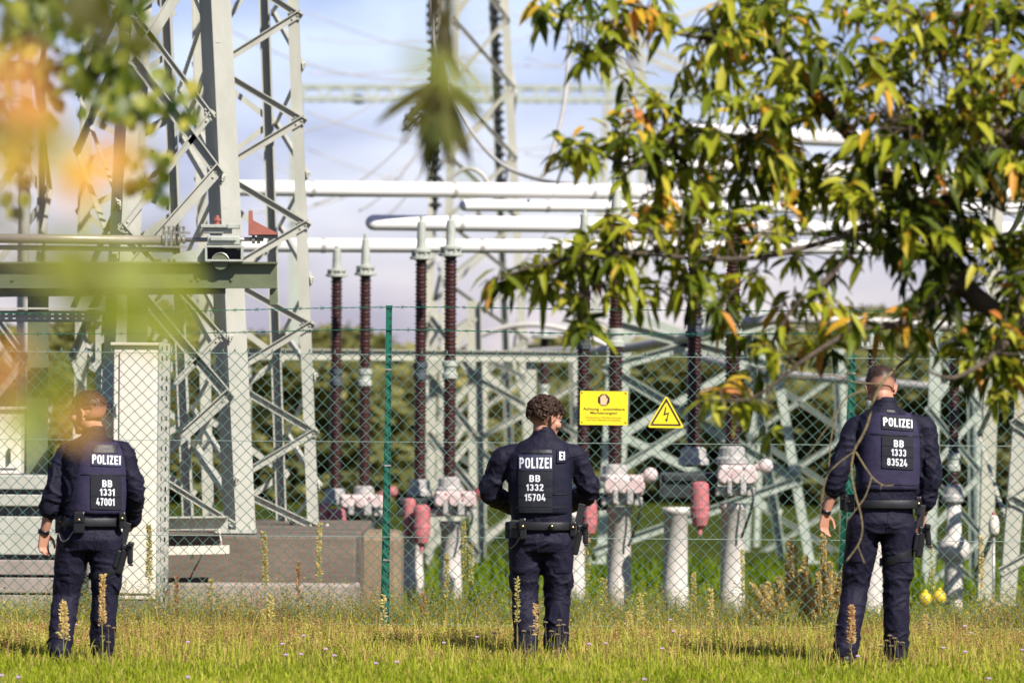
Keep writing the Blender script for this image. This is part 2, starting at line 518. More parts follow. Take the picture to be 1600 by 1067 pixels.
# ------------------------------------------------------------------ ground
def make_ground():
    ys = np.concatenate([np.linspace(-40, 30, 12), np.linspace(31, 50, 77), np.linspace(52, 130, 60), [160, 220, 320, 500, 900, 1600, 3000, 5000]])
    xs = np.concatenate([[-3000, -900, -300, -100, -40, -20], np.linspace(-10, 10, 61), [20, 40, 100, 300, 900, 3000]])
    V = []
    for y in ys:
        for x in xs:
            z = gz(y)
            if 31 < y < 130 and abs(x) < 30:
                z += 0.035 * noise.noise(Vector((x * .9, y * .5, 0))) + 0.012 * noise.noise(Vector((x * 4, y * 3, 5)))
            V.append((x, y, z))
    nx = len(xs)
    F = np.array([(j * nx + i, j * nx + i + 1, (j + 1) * nx + i + 1, (j + 1) * nx + i) for j in range(len(ys) - 1) for i in range(nx - 1)])
    m, n, l, b = mat_new('meadow_soil_and_lawn')
    t = n.new('ShaderNodeTexCoord')
    a1 = n.new('ShaderNodeTexNoise'); a1.inputs['Scale'].default_value = 0.22; a1.inputs['Detail'].default_value = 7
    a2 = n.new('ShaderNodeTexNoise'); a2.inputs['Scale'].default_value = 3.5; a2.inputs['Detail'].default_value = 8; a2.inputs['Roughness'].default_value = .7
    l.new(t.outputs['Object'], a1.inputs['Vector']); l.new(t.outputs['Object'], a2.inputs['Vector'])
    r1 = n.new('ShaderNodeValToRGB')
    e = r1.color_ramp.elements
    e[0].position, e[0].color = .33, (0.040, 0.058, 0.004, 1)
    e[1].position, e[1].color = .66, (0.095, 0.118, 0.008, 1)
    l.new(a1.outputs['Fac'], r1.inputs['Fac'])
    r2 = n.new('ShaderNodeValToRGB')
    e = r2.color_ramp.elements
    e[0].position, e[0].color = .35, (0.45, 0.45, 0.40, 1)
    e[1].position, e[1].color = .65, (1.15, 1.1, 1.0, 1)
    l.new(a2.outputs['Fac'], r2.inputs['Fac'])
    mm = n.new('ShaderNodeMix'); mm.data_type = 'RGBA'; mm.blend_type = 'MULTIPLY'; mm.inputs[0].default_value = 1
    l.new(r1.outputs['Color'], mm.inputs[6]); l.new(r2.outputs['Color'], mm.inputs[7])
    l.new(mm.outputs[2], b.inputs['Base Color'])
    b.inputs['Roughness'].default_value = 1.0
    b.inputs['Specular IOR Level'].default_value = 0.1
    bp = n.new('ShaderNodeBump'); bp.inputs['Strength'].default_value = 1.0; bp.inputs['Distance'].default_value = 0.12
    l.new(a2.outputs['Fac'], bp.inputs['Height']); l.new(bp.outputs['Normal'], b.inputs['Normal'])
    o = link('ground', mesh_np(V, F), m, None, True)
    tag(o, kind='structure')
    return o


make_ground()


# ------------------------------------------------------------------ lattice towers
def on_leg(leg, py):
    (x0, y0), (x1, y1), d = leg
    t = (py - y0) / (y1 - y0)
    return W(x0 + (x1 - x0) * t, py, d)


def tower(name, label, legs, w_leg, t_leg, w_br, t_br, faces, mat, base_py, top_py=-420, star=False, group=None, flat=None, node_plates=False):
    """legs: FL, FR, RR, RL as ((x,y) top, (x,y) bottom, depth). faces: (i, j, [py, ...] alternating on i and j, cross?)."""
    base = on_leg(legs[0], base_py)
    root = empty(name, (base.x, base.y, base.z), label, 'lattice tower', group)
    cen = sum((on_leg(g, 500) for g in legs), Vector()) / 4
    for k, g in enumerate(legs):
        mb = MB()
        p, q = on_leg(g, base_py), on_leg(g, top_py)
        if star and k < 2:
            mb.leg(p, q, (0.985, 0.17, 0), (-0.40, 0.916, 0), w_leg, t_leg, w_leg * 1.75)
        else:
            c = on_leg(g, 500) - cen
            sx, sy = (1 if c.x > 0 else -1), (1 if c.y > 0 else -1)
            wl_ = w_leg * (.62 if star else 1)
            mb.leg(p, q, (-sx, 0, 0), (0, -sy, 0), wl_, t_leg)
        if k < 2 or node_plates:
            b = Vector(p)
            mb.box(b + Vector((0, 0, 0.012)), (w_leg * 2.0, w_leg * 2.0, 0.024))
            for sx_ in (-1, 1):
                for sy_ in (-1, 1):
                    mb.lathe([(.014, 0), (.014, .035), (.008, .05)], b + Vector((sx_ * w_leg * .75, sy_ * w_leg * .75, .024)), 6)
        mb.build('leg', mat, root)
    for fi, fc in enumerate(faces):
        i, j, lv = fc[0], fc[1], fc[2]
        wb = fc[3] if len(fc) > 3 else w_br
        a, b = on_leg(legs[i], 400), on_leg(legs[j], 400)
        along = (b - a).normalized()
        outn = along.cross(Vector((0, 0, 1))).normalized()
        if outn.dot((a + b) / 2 - cen) < 0: outn = -outn
        for s in range(len(lv) - 1):
            li, lj = (i, j) if s % 2 == 0 else (j, i)
            p = on_leg(legs[li], lv[s]) + outn * (0.012 + 0.004 * (s % 2))
            q = on_leg(legs[lj], lv[s + 1]) + outn * (0.012 + 0.004 * (s % 2))
            if li == 0 or li == 3 or True:
                p += along * (w_leg * 0.3 if li == i else -w_leg * 0.1)
                q += along * (w_leg * 0.3 if lj == i else -w_leg * 0.1)
            mb = MB()
            d = (q - p).normalized()
            a_ = d.cross(outn).normalized()
            if a_.z < 0: a_ = -a_
            w2 = wb * .62
            mb.prism([(-wb / 2, 0), (wb / 2, 0), (wb / 2, w2), (wb / 2 - t_br, w2), (wb / 2 - t_br, t_br), (-wb / 2, t_br)], p - d * 0.04, q + d * 0.04, a_, outn)
            for e, s_ in ((p, 1), (q, -1)):
                for kk in (0.0, 0.055):
                    mb.lathe([(.010, 0), (.010, .010), (.006, .012)], e + d * s_ * kk + outn * (t_br - .001) - a_ * wb * .1, 6, outn)
            mb.build('brace', mat, root)
    return root


# near tower behind the first officer
LA = [((207, 0), (166, 830), 44.5), ((330, 0), (369, 830), 44.5), ((268, 0), (304, 830), 46.9), ((130, 0), (112, 830), 46.9)]
tower('lattice_tower', 'tall pale steel lattice tower with broad angle legs beside the cream cabinet', LA, 0.155, 0.016, 0.085, 0.010,
      [(0, 1, [-265, -82, 97, 268, 430, 618, 780]), (1, 0, [-60, 20, 180, 355, 525, 700, 815], .05), (3, 2, [-120, 20, 85, 180, 258, 330, 440, 560, 660, 770], .07), (2, 3, [-120, 20, 85, 180, 258, 330, 440, 560, 660, 770], .05), (1, 2, [-300, -90, 70, 215, 330, 470, 590, 700, 800], .07), (2, 1, [-230, -20, 140, 280, 400, 530, 640, 750], .05), (0, 3, [-300, -100, 60, 240, 400, 560, 720], .07), (3, 0, [-200, -20, 150, 320, 480, 640, 790], .05)],
      M['steel'], 832, star=True)
# slimmer tower just right of it
LB = [((325, 0), (350, 830), 47.2), ((466, 0), (498, 830), 47.2), ((421, 0), (449, 830), 48.7), ((300, 0), (318, 830), 48.7)]
tower('lattice_tower', 'slender pale steel lattice tower ending at the right part of the concrete foundation', LB, 0.092, 0.011, 0.06, 0.008,
      [(0, 1, [-240, -140, -65, 24, 106, 188, 268, 351, 430, 508, 590, 675, 757, 825]),
       (1, 2, [-210, -130, -40, 20, 105, 195, 275, 355, 440, 520, 590, 680, 760, 820], .05), (3, 2, [-200, -60, 100, 190, 280, 380, 470, 560, 650, 740, 820], .05)],
      M['steel'], 832)
mb = MB()
s0, s1 = on_leg(LB[1], 478), on_leg(LB[1], 545)
# far-left tower, mostly behind leaves
LD = [((-70, 0), (-95, 900), 49.5), ((50, 0), (38, 900), 49.5), ((75, 0), (72, 900), 51.5), ((-45, 0), (-62, 900), 51.5)]
tower('lattice_tower', 'pale lattice tower at the left edge behind blurred orange leaves', LD, 0.095, 0.012, 0.06, 0.008,
      [(0, 1, [-300, -120, 60, 230, 400, 560, 720, 880]), (1, 2, [-250, -60, 120, 300, 460, 640, 800], .06), (3, 2, [-240, -50, 130, 310, 470, 650, 810], .06)],
      M['steel'], 935)
# blurred tower in the middle
LC = [((706, 0), (676, 900), 72), ((795, 0), (842, 900), 72), ((775, 0), (810, 900), 75), ((682, 0), (648, 900), 75)]
tower('lattice_tower', 'out of focus lattice tower in the middle rising above the white tubes', LC, 0.105, 0.012, 0.055, 0.008,
      [(0, 1, [-200, -80, 30, 135, 245, 345, 440, 530, 640, 745, 830]), (1, 0, [-200, -80, 30, 135, 245, 345, 440, 530, 590, 690, 790, 880]), (3, 2, [-180, -60, 60, 170, 270, 370, 480, 580, 690, 800]), (1, 2, [-150, 0, 150, 290, 430, 560, 700, 830]), (0, 3, [-150, 0, 150, 290, 430, 560, 700, 830])],
      M['steel_far'], 875)
# pale green tower behind the yellow signs
LE = [((978, 0), (936, 800), 61), ((1122, 0), (1256, 780), 61), ((1100, 0), (1216, 790), 64), ((992, 0), (962, 790), 64)]
tower('lattice_tower', 'pale green tower with heavy diagonals behind the two yellow signs', LE, 0.10, 0.014, 0.10, 0.012,
      [(0, 1, [505, 575, 750]), (1, 0, [505, 575, 750, 860]), (3, 2, [490, 560, 680, 800], .09)],
      M['steel_green'], 880, 485)
# right edge tower
LF = [((1612, 300), (1562, 940), 50), ((1735, 300), (1790, 940), 50), ((1720, 300), (1750, 940), 52.5), ((1545, 300), (1526, 940), 52.5)]
tower('lattice_tower', 'pale steel tower at the right edge behind the leafy branches', LF, 0.14, 0.014, 0.08, 0.010,
      [(0, 1, [300, 420, 540, 660, 780, 890]), (1, 0, [300, 420, 540, 660, 780, 890]), (0, 3, [320, 440, 560, 680, 800, 900], .05)],
      M['steel_far'], 945, 60)


# far crossbeam and pylon
def crossbeam():
    D = 105
    a, b = W(470, 143, D), W(1110, 146, D)
    root = empty('gantry_crossbeam', a, 'far pale green crossbeam spanning the sky at the middle tower', 'crossbeam')
    for z in (0.10, -0.13):
        for y in (0, 0.5):
            m_ = MB(); m_.bar(a + Vector((0, y, z)), b + Vector((0, y, z)), .08, .09); m_.build('chord', M['steel_green'], root)
    n = 34
    m_ = MB()
    for k in range(n):
        t0, t1 = k / n, (k + 1) / n
        p, q = a.lerp(b, t0), a.lerp(b, t1)
        s = 1 if k % 2 else -1
        m_.bar(p + Vector((0, 0, .1 * s)), q + Vector((0, 0, -.13 * s)), .045, .045)
        m_.bar(p + Vector((0, 0.25 + .25 * s, .1)), q + Vector((0, .25 - .25 * s, .1)), .045, .045)
    tag(m_.build('lacing', M['steel_green'], root))
    # leg outside to the left, standing on the ground behind the tower
    for px in (462, 1112):
        g = MB(); top = W(px, 143, D); g.bar(Vector((top.x, D + .25, gz(D) - .1)), Vector((top.x, D + .25, top.z)), .22, .22, Vector((0, -1, 0))); g.build('post', M['steel_green'], root)
    for px in (560, 980, 1060):
        s_ = MB(); c = W(px, 148, D + .25)
        s_.lathe([(.05, 0), (.13, -.03), (.13, -.07), (.05, -.08), (.13, -.11), (.13, -.15), (.03, -.18)], c, 10)
        s_.build('insulator', M['dark_steel'], root)


crossbeam()


def pylon():
    D = 135
    b0, t0 = W(955, 560, D), W(984, -260, D)
    base = Vector((b0.x - .6, D, gz(D)))
    root = empty('pylon', base, 'hazy distant pylon with slanting arms behind the leaves', 'pylon')
    for sx, sy in ((-1, 0), (1, 0), (-1, 1.6), (1, 1.6)):
        m_ = MB(); m_.bar(base + Vector((sx * .75 + .75, sy, 0)), t0 + Vector((sx * .12, sy * .3, 0)), .16, .16); m_.build('leg', M['steel_far'], root)
    for (x0, y0, x1, y1) in ((985, 55, 1125, 5), (985, 60, 1080, 105), (985, 80, 1075, 118), (985, 60, 870, 20), (965, 250, 990, 60), (985, 250, 968, 80), (962, 420, 985, 250), (984, 420, 968, 250)):
        m_ = MB(); m_.bar(W(x0, y0, D), W(x1, y1, D + .2), .13, .13); m_.build('arm', M['steel_far'], root)


pylon()


# ------------------------------------------------------------------ white bus tubes
def sag(p, q, s, n=16):
    return [p.lerp(q, k / n) + Vector((0, 0, -4 * s * (k / n) * (1 - k / n))) for k in range(n + 1)]


def bus_tube(pts, r, label, D):
    P = [W(x, y, d) for x, y, d in pts]
    m_ = MB()
    d0, d1 = (P[0] - P[1]).normalized(), (P[-1] - P[-2]).normalized()
    full = [P[0] + d0 * r * 1.15 * math.cos(R(a)) for a in (4, 20, 40, 60, 78)] + P + [P[-1] + d1 * r * .5]
    rr = [r * math.sin(R(a)) for a in (4, 20, 40, 60, 78)] + [r] * len(P) + [r * .6]
    m_.tube(full, rr, 18)
    root = empty('bus_tube', P[0], label, 'busbar')
    m_.build('tube', M['white_pipe'], root, True)
    # clamps along the tube
    L = (P[-1] - P[0]).length
    k = 0.9
    while k < L - .3:
        t = k / L
        c = P[0].lerp(P[-1], t)
        if len(P) == 2:
            c_ = MB(); d = (P[-1] - P[0]).normalized()
            c_.lathe([(r * 1.0, -.02), (r * 1.09, -.02), (r * 1.09, .02), (r * 1.0, .02)], c, 18, d)
            c_.build('clamp', M['conductor'], root, False)
        k += 1.55
    return root


bus_tube([(355, 294, 56), (1640, 305, 60)], .078, 'uppermost long white tube crossing behind the slender tower', 56)
bus_tube([(728, 321, 60), (1640, 327, 62)], .064, 'thin white tube just under the uppermost one, its left end right of the middle tower', 60)
bus_tube([(585, 348, 57), (1640, 360, 59)], .080, 'white tube with a rounded left end above the brown insulators', 57)
bus_tube([(360, 383, 54.5), (1640, 388, 56)], .068, 'lowest white tube resting by the insulator caps', 54)
bus_tube([(1075, 206, 66), (1345, 218, 66)], .10, 'short white tube high among the leaves', 66)
bus_tube([(975, 252, 63), (1640, 284, 65)], .085, 'white tube sloping gently behind the leafy branches', 63)


def tube_thing(name, pts, r, mat, label, cat, n=10):
    m_ = MB()
    m_.tube(pts, r, n)
    return tag(m_.build(name, mat, None, True), label, cat)


def spline(pts, sub=6):
    P = [Vector(p) for p in pts]
    out = []
    for i in range(len(P) - 1):
        p0 = P[max(i - 1, 0)]; p1 = P[i]; p2 = P[i + 1]; p3 = P[min(i + 2, len(P) - 1)]
        for k in range(sub):
            t = k / sub
            out.append(0.5 * ((2 * p1) + (p2 - p0) * t + (2 * p0 - 5 * p1 + 4 * p2 - p3) * t * t + (3 * p1 - p0 - 3 * p2 + p3) * t ** 3))
    out.append(P[-1])
    return out


tube_thing('conductor', spline([W(740, 560, 64), W(850, 550, 63), W(960, 546, 62), W(1060, 528, 61), W(1200, 500, 60), W(1420, 506, 60), W(1660, 520, 60)]), .055, M['conductor'], 'pale conductor running just above the mesh top behind the long leaved tree', 'conductor')
tube_thing('conductor', spline([W(1040, 540, 66), W(1120, 565, 65), W(1240, 586, 64), W(1400, 600, 63), W(1660, 622, 62)]), .05, M['conductor'], 'pale tube passing behind the head of the officer at the right', 'conductor')
tube_thing('conductor', spline([W(690, 560, 66), W(760, 520, 66), W(830, 507, 66), W(900, 520, 66), W(985, 556, 66)]), .035, M['conductor'], 'arched pale conductor left of the yellow signs', 'conductor')
tube_thing('drop_cable', spline([W(893, -60, 64), W(890, 60, 63), W(882, 160, 62), W(862, 240, 61), W(842, 290, 60)]), .022, M['conductor'], 'thick grey cable hanging down from the top in open sky', 'cable', 6)
tube_thing('drop_cable', spline([W(672, -60, 60), W(680, 70, 60), W(715, 170, 60), W(775, 250, 59.5), W(850, 282, 59), W(958, 292, 58)]), .022, M['conductor'], 'dark cable sagging from the middle tower down to the uppermost white tube', 'cable', 6)
tube_thing('drop_cable', spline([W(700, 300, 68), W(706, 278, 68), W(730, 264, 68), W(752, 272, 68), W(768, 296, 68)]), .028, M['conductor'], 'small arched pale cable above the uppermost white tube', 'cable', 6)
for i, (a, b, s) in enumerate((((470, 205, 90), (700, 60, 95), .3), ((480, 60, 120), (980, -40, 125), .6), ((490, 320, 80), (672, 175, 80), .2), ((560, 330, 80), (680, 190, 80), .2), ((600, 340, 80), (690, 200, 80), .2), ((480, 232, 110), (960, 285, 110), .5), ((820, 90, 120), (1100, 60, 120), .4), ((820, 240, 110), (1000, 190, 110), .3), ((760, 460, 70), (870, 340, 70), .1), ((400, 240, 100), (640, 270, 100), .4))):
    tube_thing('overhead_wire', sag(W(*a), W(*b), s), .012, M['conductor'], ['thin wire rising towards the middle tower from the left', 'highest thin wire crossing the open sky', 'steep thin wire left of the middle tower, outermost of three', 'steep thin wire left of the middle tower, middle one of three', 'steep thin wire next to the middle tower, innermost of three', 'long thin wire sloping above the uppermost white tube', 'thin wire above the far crossbeam right of the middle tower', 'thin wire sloping up under the far crossbeam', 'thin wire slanting from the fence top to the white tubes', 'short thin wire behind the slender tower'][i], 'wire', 5)


for i, (a, b, s) in enumerate((((480, 20, 115), (1000, 95, 120), .5), ((485, 115, 112), (900, 20, 118), .4), ((330, 30, 100), (700, 120, 104), .4), ((800, 20, 110), (1200, 120, 116), .4), ((480, 175, 108), (960, 210, 112), .5), ((800, 300, 90), (1010, 120, 95), .2), ((390, 330, 95), (660, 240, 98), .3), ((1000, 10, 118), (1640, 130, 124), .6))):
    tube_thing('overhead_wire', sag(W(*a), W(*b), s), .016, M['conductor'], ['thin wire falling from the top left towards the pylon', 'thin wire climbing from the slender tower to the top of the picture', 'thin wire passing from the near tower to the middle tower top', 'thin wire falling right behind the uppermost leaves', 'long thin wire halfway between the crossbeam and the uppermost white tube', 'steep thin wire rising from the white tubes to the pylon', 'thin wire rising right behind the slender tower', 'longest thin wire crossing behind the whole leafy tree'][i], 'wire', 5)


# pale girder behind the fence
def girder():
    D = 58
    a, b = W(380, 553, D), W(905, 557, D)
    root = empty('steel_girder', Vector((a.x, D, gz(D))), 'pale horizontal girder behind the fence top left of the officer with curly hair', 'girder')
    m_ = MB(); m_.bar(a, b, .10, .012); m_.bar(a + Vector((0, 0, .05)), b + Vector((0, 0, .05)), .09, .012, Vector((0, 0, 1))); m_.bar(a - Vector((0, 0, .05)), b - Vector((0, 0, .05)), .09, .012, Vector((0, 0, 1)))
    m_.build('beam', M['steel_far'], root)
    for px in (384, 830):
        p = W(px, 556, D)
        g = MB(); g.bar(Vector((p.x, D + .08, gz(D) - .1)), Vector((p.x, D + .08, p.z - .06)), .11, .11); g.build('post', M['steel_far'], root)


girder()


def insulator_string(pts, r, label):
    P = [W(*p) for p in pts]
    root = empty('insulator_string', P[0], label, 'insulator')
    for i in range(len(P) - 1):
        d = (P[i + 1] - P[i])
        L = d.length
        pr = []
        n = int(L / .11)
        for k in range(n):
            z = k * L / n
            pr += [(r * .35, z), (r, z + .03), (r * .95, z + .05), (r * .4, z + .07)]
        m_ = MB(); m_.lathe(pr + [(r * .3, L)], P[i], 10, d); m_.build('disc_chain', M['dark_steel'], root)


insulator_string([(676, -80, 70), (680, 330, 70)], .085, 'dark hanging insulator string along the left leg of the middle tower')
insulator_string([(772, -80, 74), (784, 330, 74)], .075, 'dark hanging insulator string along the right leg of the middle tower')
insulator_string([(664, 178, 70), (628, 205, 70)], .06, 'short dark insulator string slanting left below the blurred olive spray')
insulator_string([(662, 160, 71), (632, 192, 71)], .06, 'upper short dark insulator string slanting left of the olive spray')
insulator_string([(962, 190, 68), (966, 290, 68)], .06, 'dark insulator string above the white tubes at the leaf edge')
insulator_string([(1180, 170, 68), (1182, 210, 68)], .06, 'dark insulator string standing on the highest white tube')
LG = [((672, 480), (664, 930), 62), ((742, 480), (748, 930), 62), ((752, 480), (760, 930), 64), ((690, 480), (690, 930), 64)]
tower('support_frame', 'pale low support frame behind the vessels right of the green fence post', LG, 0.085, 0.012, 0.075, 0.009,
      [(0, 1, [500, 590, 680, 770, 860]), (1, 0, [500, 590, 680, 770, 860]), (3, 2, [520, 620, 720, 820], .05)], M['steel_far'], 925, 470)
LH = [((740, 560), (735, 900), 66), ((905, 560), (915, 900), 66), ((900, 560), (908, 900), 68), ((752, 560), (748, 900), 68)]
tower('support_frame', 'wide pale support frame behind the left elbow of the curly haired officer', LH, 0.08, 0.012, 0.07, 0.010,
      [(0, 1, [590, 680, 800]), (1, 0, [600, 690, 880]), (3, 2, [580, 720, 850], .07)], M['steel_far'], 900, 548)
LI = [((1455, 520), (1440, 930), 58), ((1532, 520), (1540, 930), 58), ((1520, 520), (1526, 930), 60), ((1462, 520), (1450, 930), 60)]
tower('support_frame', 'grey green support frame right of the officer at the right', LI, 0.07, 0.010, 0.06, 0.008,
      [(0, 1, [540, 640, 740, 840, 920]), (1, 0, [540, 640, 740, 840, 920])], M['steel_green'], 925, 500)
LJ = [((1176, 560), (1160, 900), 70), ((1320, 560), (1340, 900), 70), ((1310, 560), (1326, 900), 72), ((1188, 560), (1176, 900), 72)]
tower('support_frame', 'far pale green support frame left of the officer at the right', LJ, 0.075, 0.012, 0.055, 0.010,
      [(0, 1, [580, 680, 780, 880]), (1, 0, [580, 680, 780, 880])], M['steel_green'], 885, 545)


# ------------------------------------------------------------------ circuit breakers
def rib_profile(h, r0, r1, pitch):
    n = int(h / pitch)
    pr = [(r0, 0)]
    for k in range(n):
        z = k * h / n
        p = h / n
        rr = r1 if k % 2 == 0 else r1 * .92
        pr += [(r0, z + p * .1), (rr, z + p * .40), (rr * .98, z + p * .55), (r0, z + p * .9)]
    pr.append((r0, h))
    return pr


def insulator(root, px, y_top, y_joint, y_bot, D, r, cap_top, flange=1.0, joint_mat='capmetal'):
    """A ribbed brown column in two lengths with a metal joint, and a fitting on top."""
    top, joint, bot = W(px, y_top, D), W(px, y_joint, D), W(px, y_bot, D)
    bot.x = top.x = joint.x
    m_ = MB()
    jh = 0.085
    m_.lathe(rib_profile(joint.z - jh - bot.z, r * .78, r, .033), bot, 18)
    m_.lathe(rib_profile(top.z - joint.z - jh, r * .74, r * .95, .033), joint + Vector((0, 0, jh)), 18)
    o = m_.build('insulator', M['porcelain'], root, False)
    j = MB()
    j.lathe([(r * .8, -jh), (r * 1.12, -jh + .01), (r * 1.12, -.035), (r * .9, -.02), (r * .9, .02), (r * 1.12, .035), (r * 1.12, jh - .01), (r * .8, jh)], joint, 18)
    j.build('joint', M[joint_mat], o, False)
    c = MB()
    ct = W(px, cap_top, D); ct.x = top.x
    h = ct.z - top.z
    c.lathe([(r * .8, -.01), (r * 1.75 * flange, 0), (r * 1.75 * flange, .02), (r * 1.15, .025), (r * 1.15, h * .16), (r * 1.5, h * .17), (r * 1.5, h * .22), (r * .72, h * .26), (r * .60, h * .86), (r * .34, h * .9), (r * .30, h)], top, 18)
    for k in range(6):
        an = k * math.pi / 3
        c.lathe([(.012, 0), (.012, .04)], top + Vector((math.cos(an) * r * 1.3 * flange, math.sin(an) * r * 1.3 * flange, .02)), 6)
    c.build('cap', M['capmetal'], o, False)
    b = MB()
    b.lathe([(r * 1.1, .02), (r * 1.55, 0), (r * 1.6, -.07), (r * 1.9, -.09), (r * 1.9, -.13), (r * 1.2, -.15)], bot, 18)
    b.build('foot_flange', M['cast'], o, False)
    return o


def breaker(label, D, L, Rr, mech, ball, posts, tanks, plate, sc=1.0):
    """L, Rr: (px, top, joint, bottom, cap top, radius px). All sizes are turned into metres at depth D."""
    s = FPX / D
    base = W(Rr[0], 900, D)
    root = empty('circuit_breaker', Vector((base.x, D, gz(D))), label, 'circuit breaker', 'circuit breakers in a row behind the fence')
    for q, dd, jm in ((L, .55, 'joint_shaded'), (Rr, 0, 'capmetal')):
        insulator(root, q[0], q[1], q[2], q[3], D + dd, q[5] / s, q[4], 1.0, jm)
    x0, x1, y0, y1 = mech
    c = (W(x0, y0, D) + W(x1, y1, D)) / 2
    w, h = (x1 - x0) / s, (y1 - y0) / s
    m_ = MB()
    m_.box(c + Vector((0, 0, h * .12)), (w, .34, h * .62), None, .03)
    for k in (-.33, .0, .33):
        m_.lathe([(h * .20, -.2), (h * .24, -.18), (h * .24, -.05), (h * .2, -.03)], c + Vector((k * w, -.03, h * .1)), 12, Vector((0, 1, 0)))
    for k in (-.42, -.2, .2, .42):
        for z in (.36, -.02): m_.lathe([(.014, 0), (.014, .016), (.008, .02)], c + Vector((k * w, -.172, h * z)), 6, Vector((0, -1, 0)))
    m_.build('drive_housing', M['palepink'], root, False)
    m_ = MB(); m_.tube(spline([c + Vector((w * .3, -.19, -h * .1)), c + Vector((w * .42, -.24, -h * .5)), c + Vector((w * .30, -.22, -h * 1.1)), c + Vector((w * .12, -.15, -h * 1.7))], 6), .012, 6); m_.build('control_cable', M['dark_steel'], root, True)
    m_ = MB()
    m_.box(c + Vector((-w * .05, .05, -h * .36)), (w * 1.05, .42, h * .26), None, .012)
    m_.box(c + Vector((w * .15, -.2, -h * .2)), (w * .16, .1, h * .5), None, .01)
    m_.box(c + Vector((-w * .22, -.2, -h * .2)), (w * .12, .1, h * .45), None, .01)
    m_.build('support_frame', M['cast'], root, False)
    b = MB(); bc = W(ball[0], ball[1], D)
    b.ellipsoid(bc, (ball[2] / s,) * 3)
    b.tube([bc, Vector((c.x + w * .4, bc.y, bc.z - .02))], .03, 10)
    b.build('ball_valve', M['palepink'] if sc else M['pink'], root, True)
    for (tx, ty0, ty1, tw, dy) in tanks:
        t = MB(); p0, p1 = W(tx, ty0, D + dy), W(tx, ty1, D + dy); r = tw / 2 / s; p1.x = p0.x
        hh = p0.z - p1.z
        t.lathe([(r * .3, 0), (r * .75, .03), (r, .10), (r, .16), (r * 1.04, .165), (r * 1.04, .185), (r, .19), (r, hh - .06), (r * .9, hh - .02), (r * .5, hh)], p1, 18)
        t.lathe([(.02, 0), (.02, .06)], p1 - Vector((0, 0, .05)), 8)
        t.build('pressure_vessel', M['pink'], root, False)
    x0, x1, y0, y1 = plate
    pc = (W(x0, y0, D + .35) + W(x1, y1, D + .35)) / 2
    p = MB(); p.box(pc, ((x1 - x0) / s, .5, (y1 - y0) / s), None, .012)
    p.box(pc + Vector((0, -.26, (y1 - y0) / s * .3)), ((x1 - x0) / s * .92, .04, .05), None, .006)
    p.build('base_frame', M['dark_steel'], root, False)
    for (qx, qy, qw, dd) in posts:
        t = MB(); p1 = W(qx, qy, D + dd); r = qw / 2 / s
        z0 = gz(D + dd) - .15
        t.lathe([(r * 1.06, 0), (r * 1.06, .42), (r, .44), (r * .96, p1.z - z0 - .06), (r * 1.12, p1.z - z0 - .05), (r * 1.12, p1.z - z0)], Vector((p1.x, D + dd, z0)), 22)
        t.build('post', M['post_white'], root, True)
        o = root.children[-1]
    return root


breaker('circuit breaker right of the triangular sign, with one red vessel', 48.5, (1085, 352, 512, 702, 300, 13), (1145, 352, 508, 700, 300, 13),
        (1122, 1180, 722, 775), (1196, 728, 12), [(1145, 786, 38, 0), (1056, 792, 40, 1.5)], [(1094, 752, 826, 29, -.1)], (1032, 1120, 738, 778))
breaker('circuit breaker behind the rectangular yellow sign, partly hidden by the curly haired officer', 50.5, (912, 382, 532, 748, 328, 11), (962, 350, 528, 728, 290, 12.5),
        (944, 1005, 738, 790), (1016, 742, 12), [(968, 792, 37, 0), (898, 800, 34, 1.6)], [(919, 778, 838, 29, -.1)], (900, 950, 770, 796))
breaker('circuit breaker just right of the green fence post, with two red vessels', 52, (657, 405, 580, 752, 338, 10.5), (703, 400, 578, 748, 336, 11),
        (678, 744, 764, 806), (752, 770, 11), [(705, 814, 33, 0), (640, 832, 44, 1.2)], [(640, 778, 838, 20, -.1), (659, 788, 853, 27, -.25)], (622, 692, 778, 806), 0)
breaker('circuit breaker left of the green fence post, standing above the concrete foundation end', 54, (525, 432, 590, 766, 384, 10), (570, 430, 590, 762, 366, 10),
        (530, 600, 770, 806), (613, 768, 9), [(575, 800, 24, 0), (548, 800, 22, 1.2)], [(507, 786, 838, 19, -.3), (528, 794, 840, 25, -.35)], (520, 600, 800, 816), 0)


def single_insulator(px, top, joint, bot, cap, D, r_px, post_top, post_w, label):
    s = FPX / D
    p = W(px, 900, D)
    root = empty('post_insulator', Vector((p.x, D, gz(D))), label, 'insulator')
    insulator(root, px, top, joint, bot, D, r_px / s, cap, 1.5)
    t = MB(); p1 = W(px, post_top, D); r = post_w / 2 / s; z0 = gz(D) - .15
    H = W(px, bot, D).z - .12 - z0
    hp = p1.z - z0
    t.lathe([(r * 1.05, 0), (r, .1), (r * .95, hp - .02), (r * 1.0, hp), (r * 1.6, hp + .02), (r * 1.6, hp + .16), (r * 1.1, hp + .2), (r * .8, hp + .24), (r * .7, H), ], Vector((p.x, D, z0)), 22)
    t.build('post', M['post_white'], root, True)


single_insulator(1490, 545, 722, 760, 515, 51, 9.5, 876, 30, 'single brown insulator on a round pale post right of the officer at the right')
single_insulator(850, 528, 612, 640, 515, 66, 8, 760, 16, 'small far brown insulator under a pale disc, above the curly haired officer')
single_insulator(1362, 545, 640, 720, 520, 50, 8, 800, 36, 'pale post seen between the legs of the officer at the right')

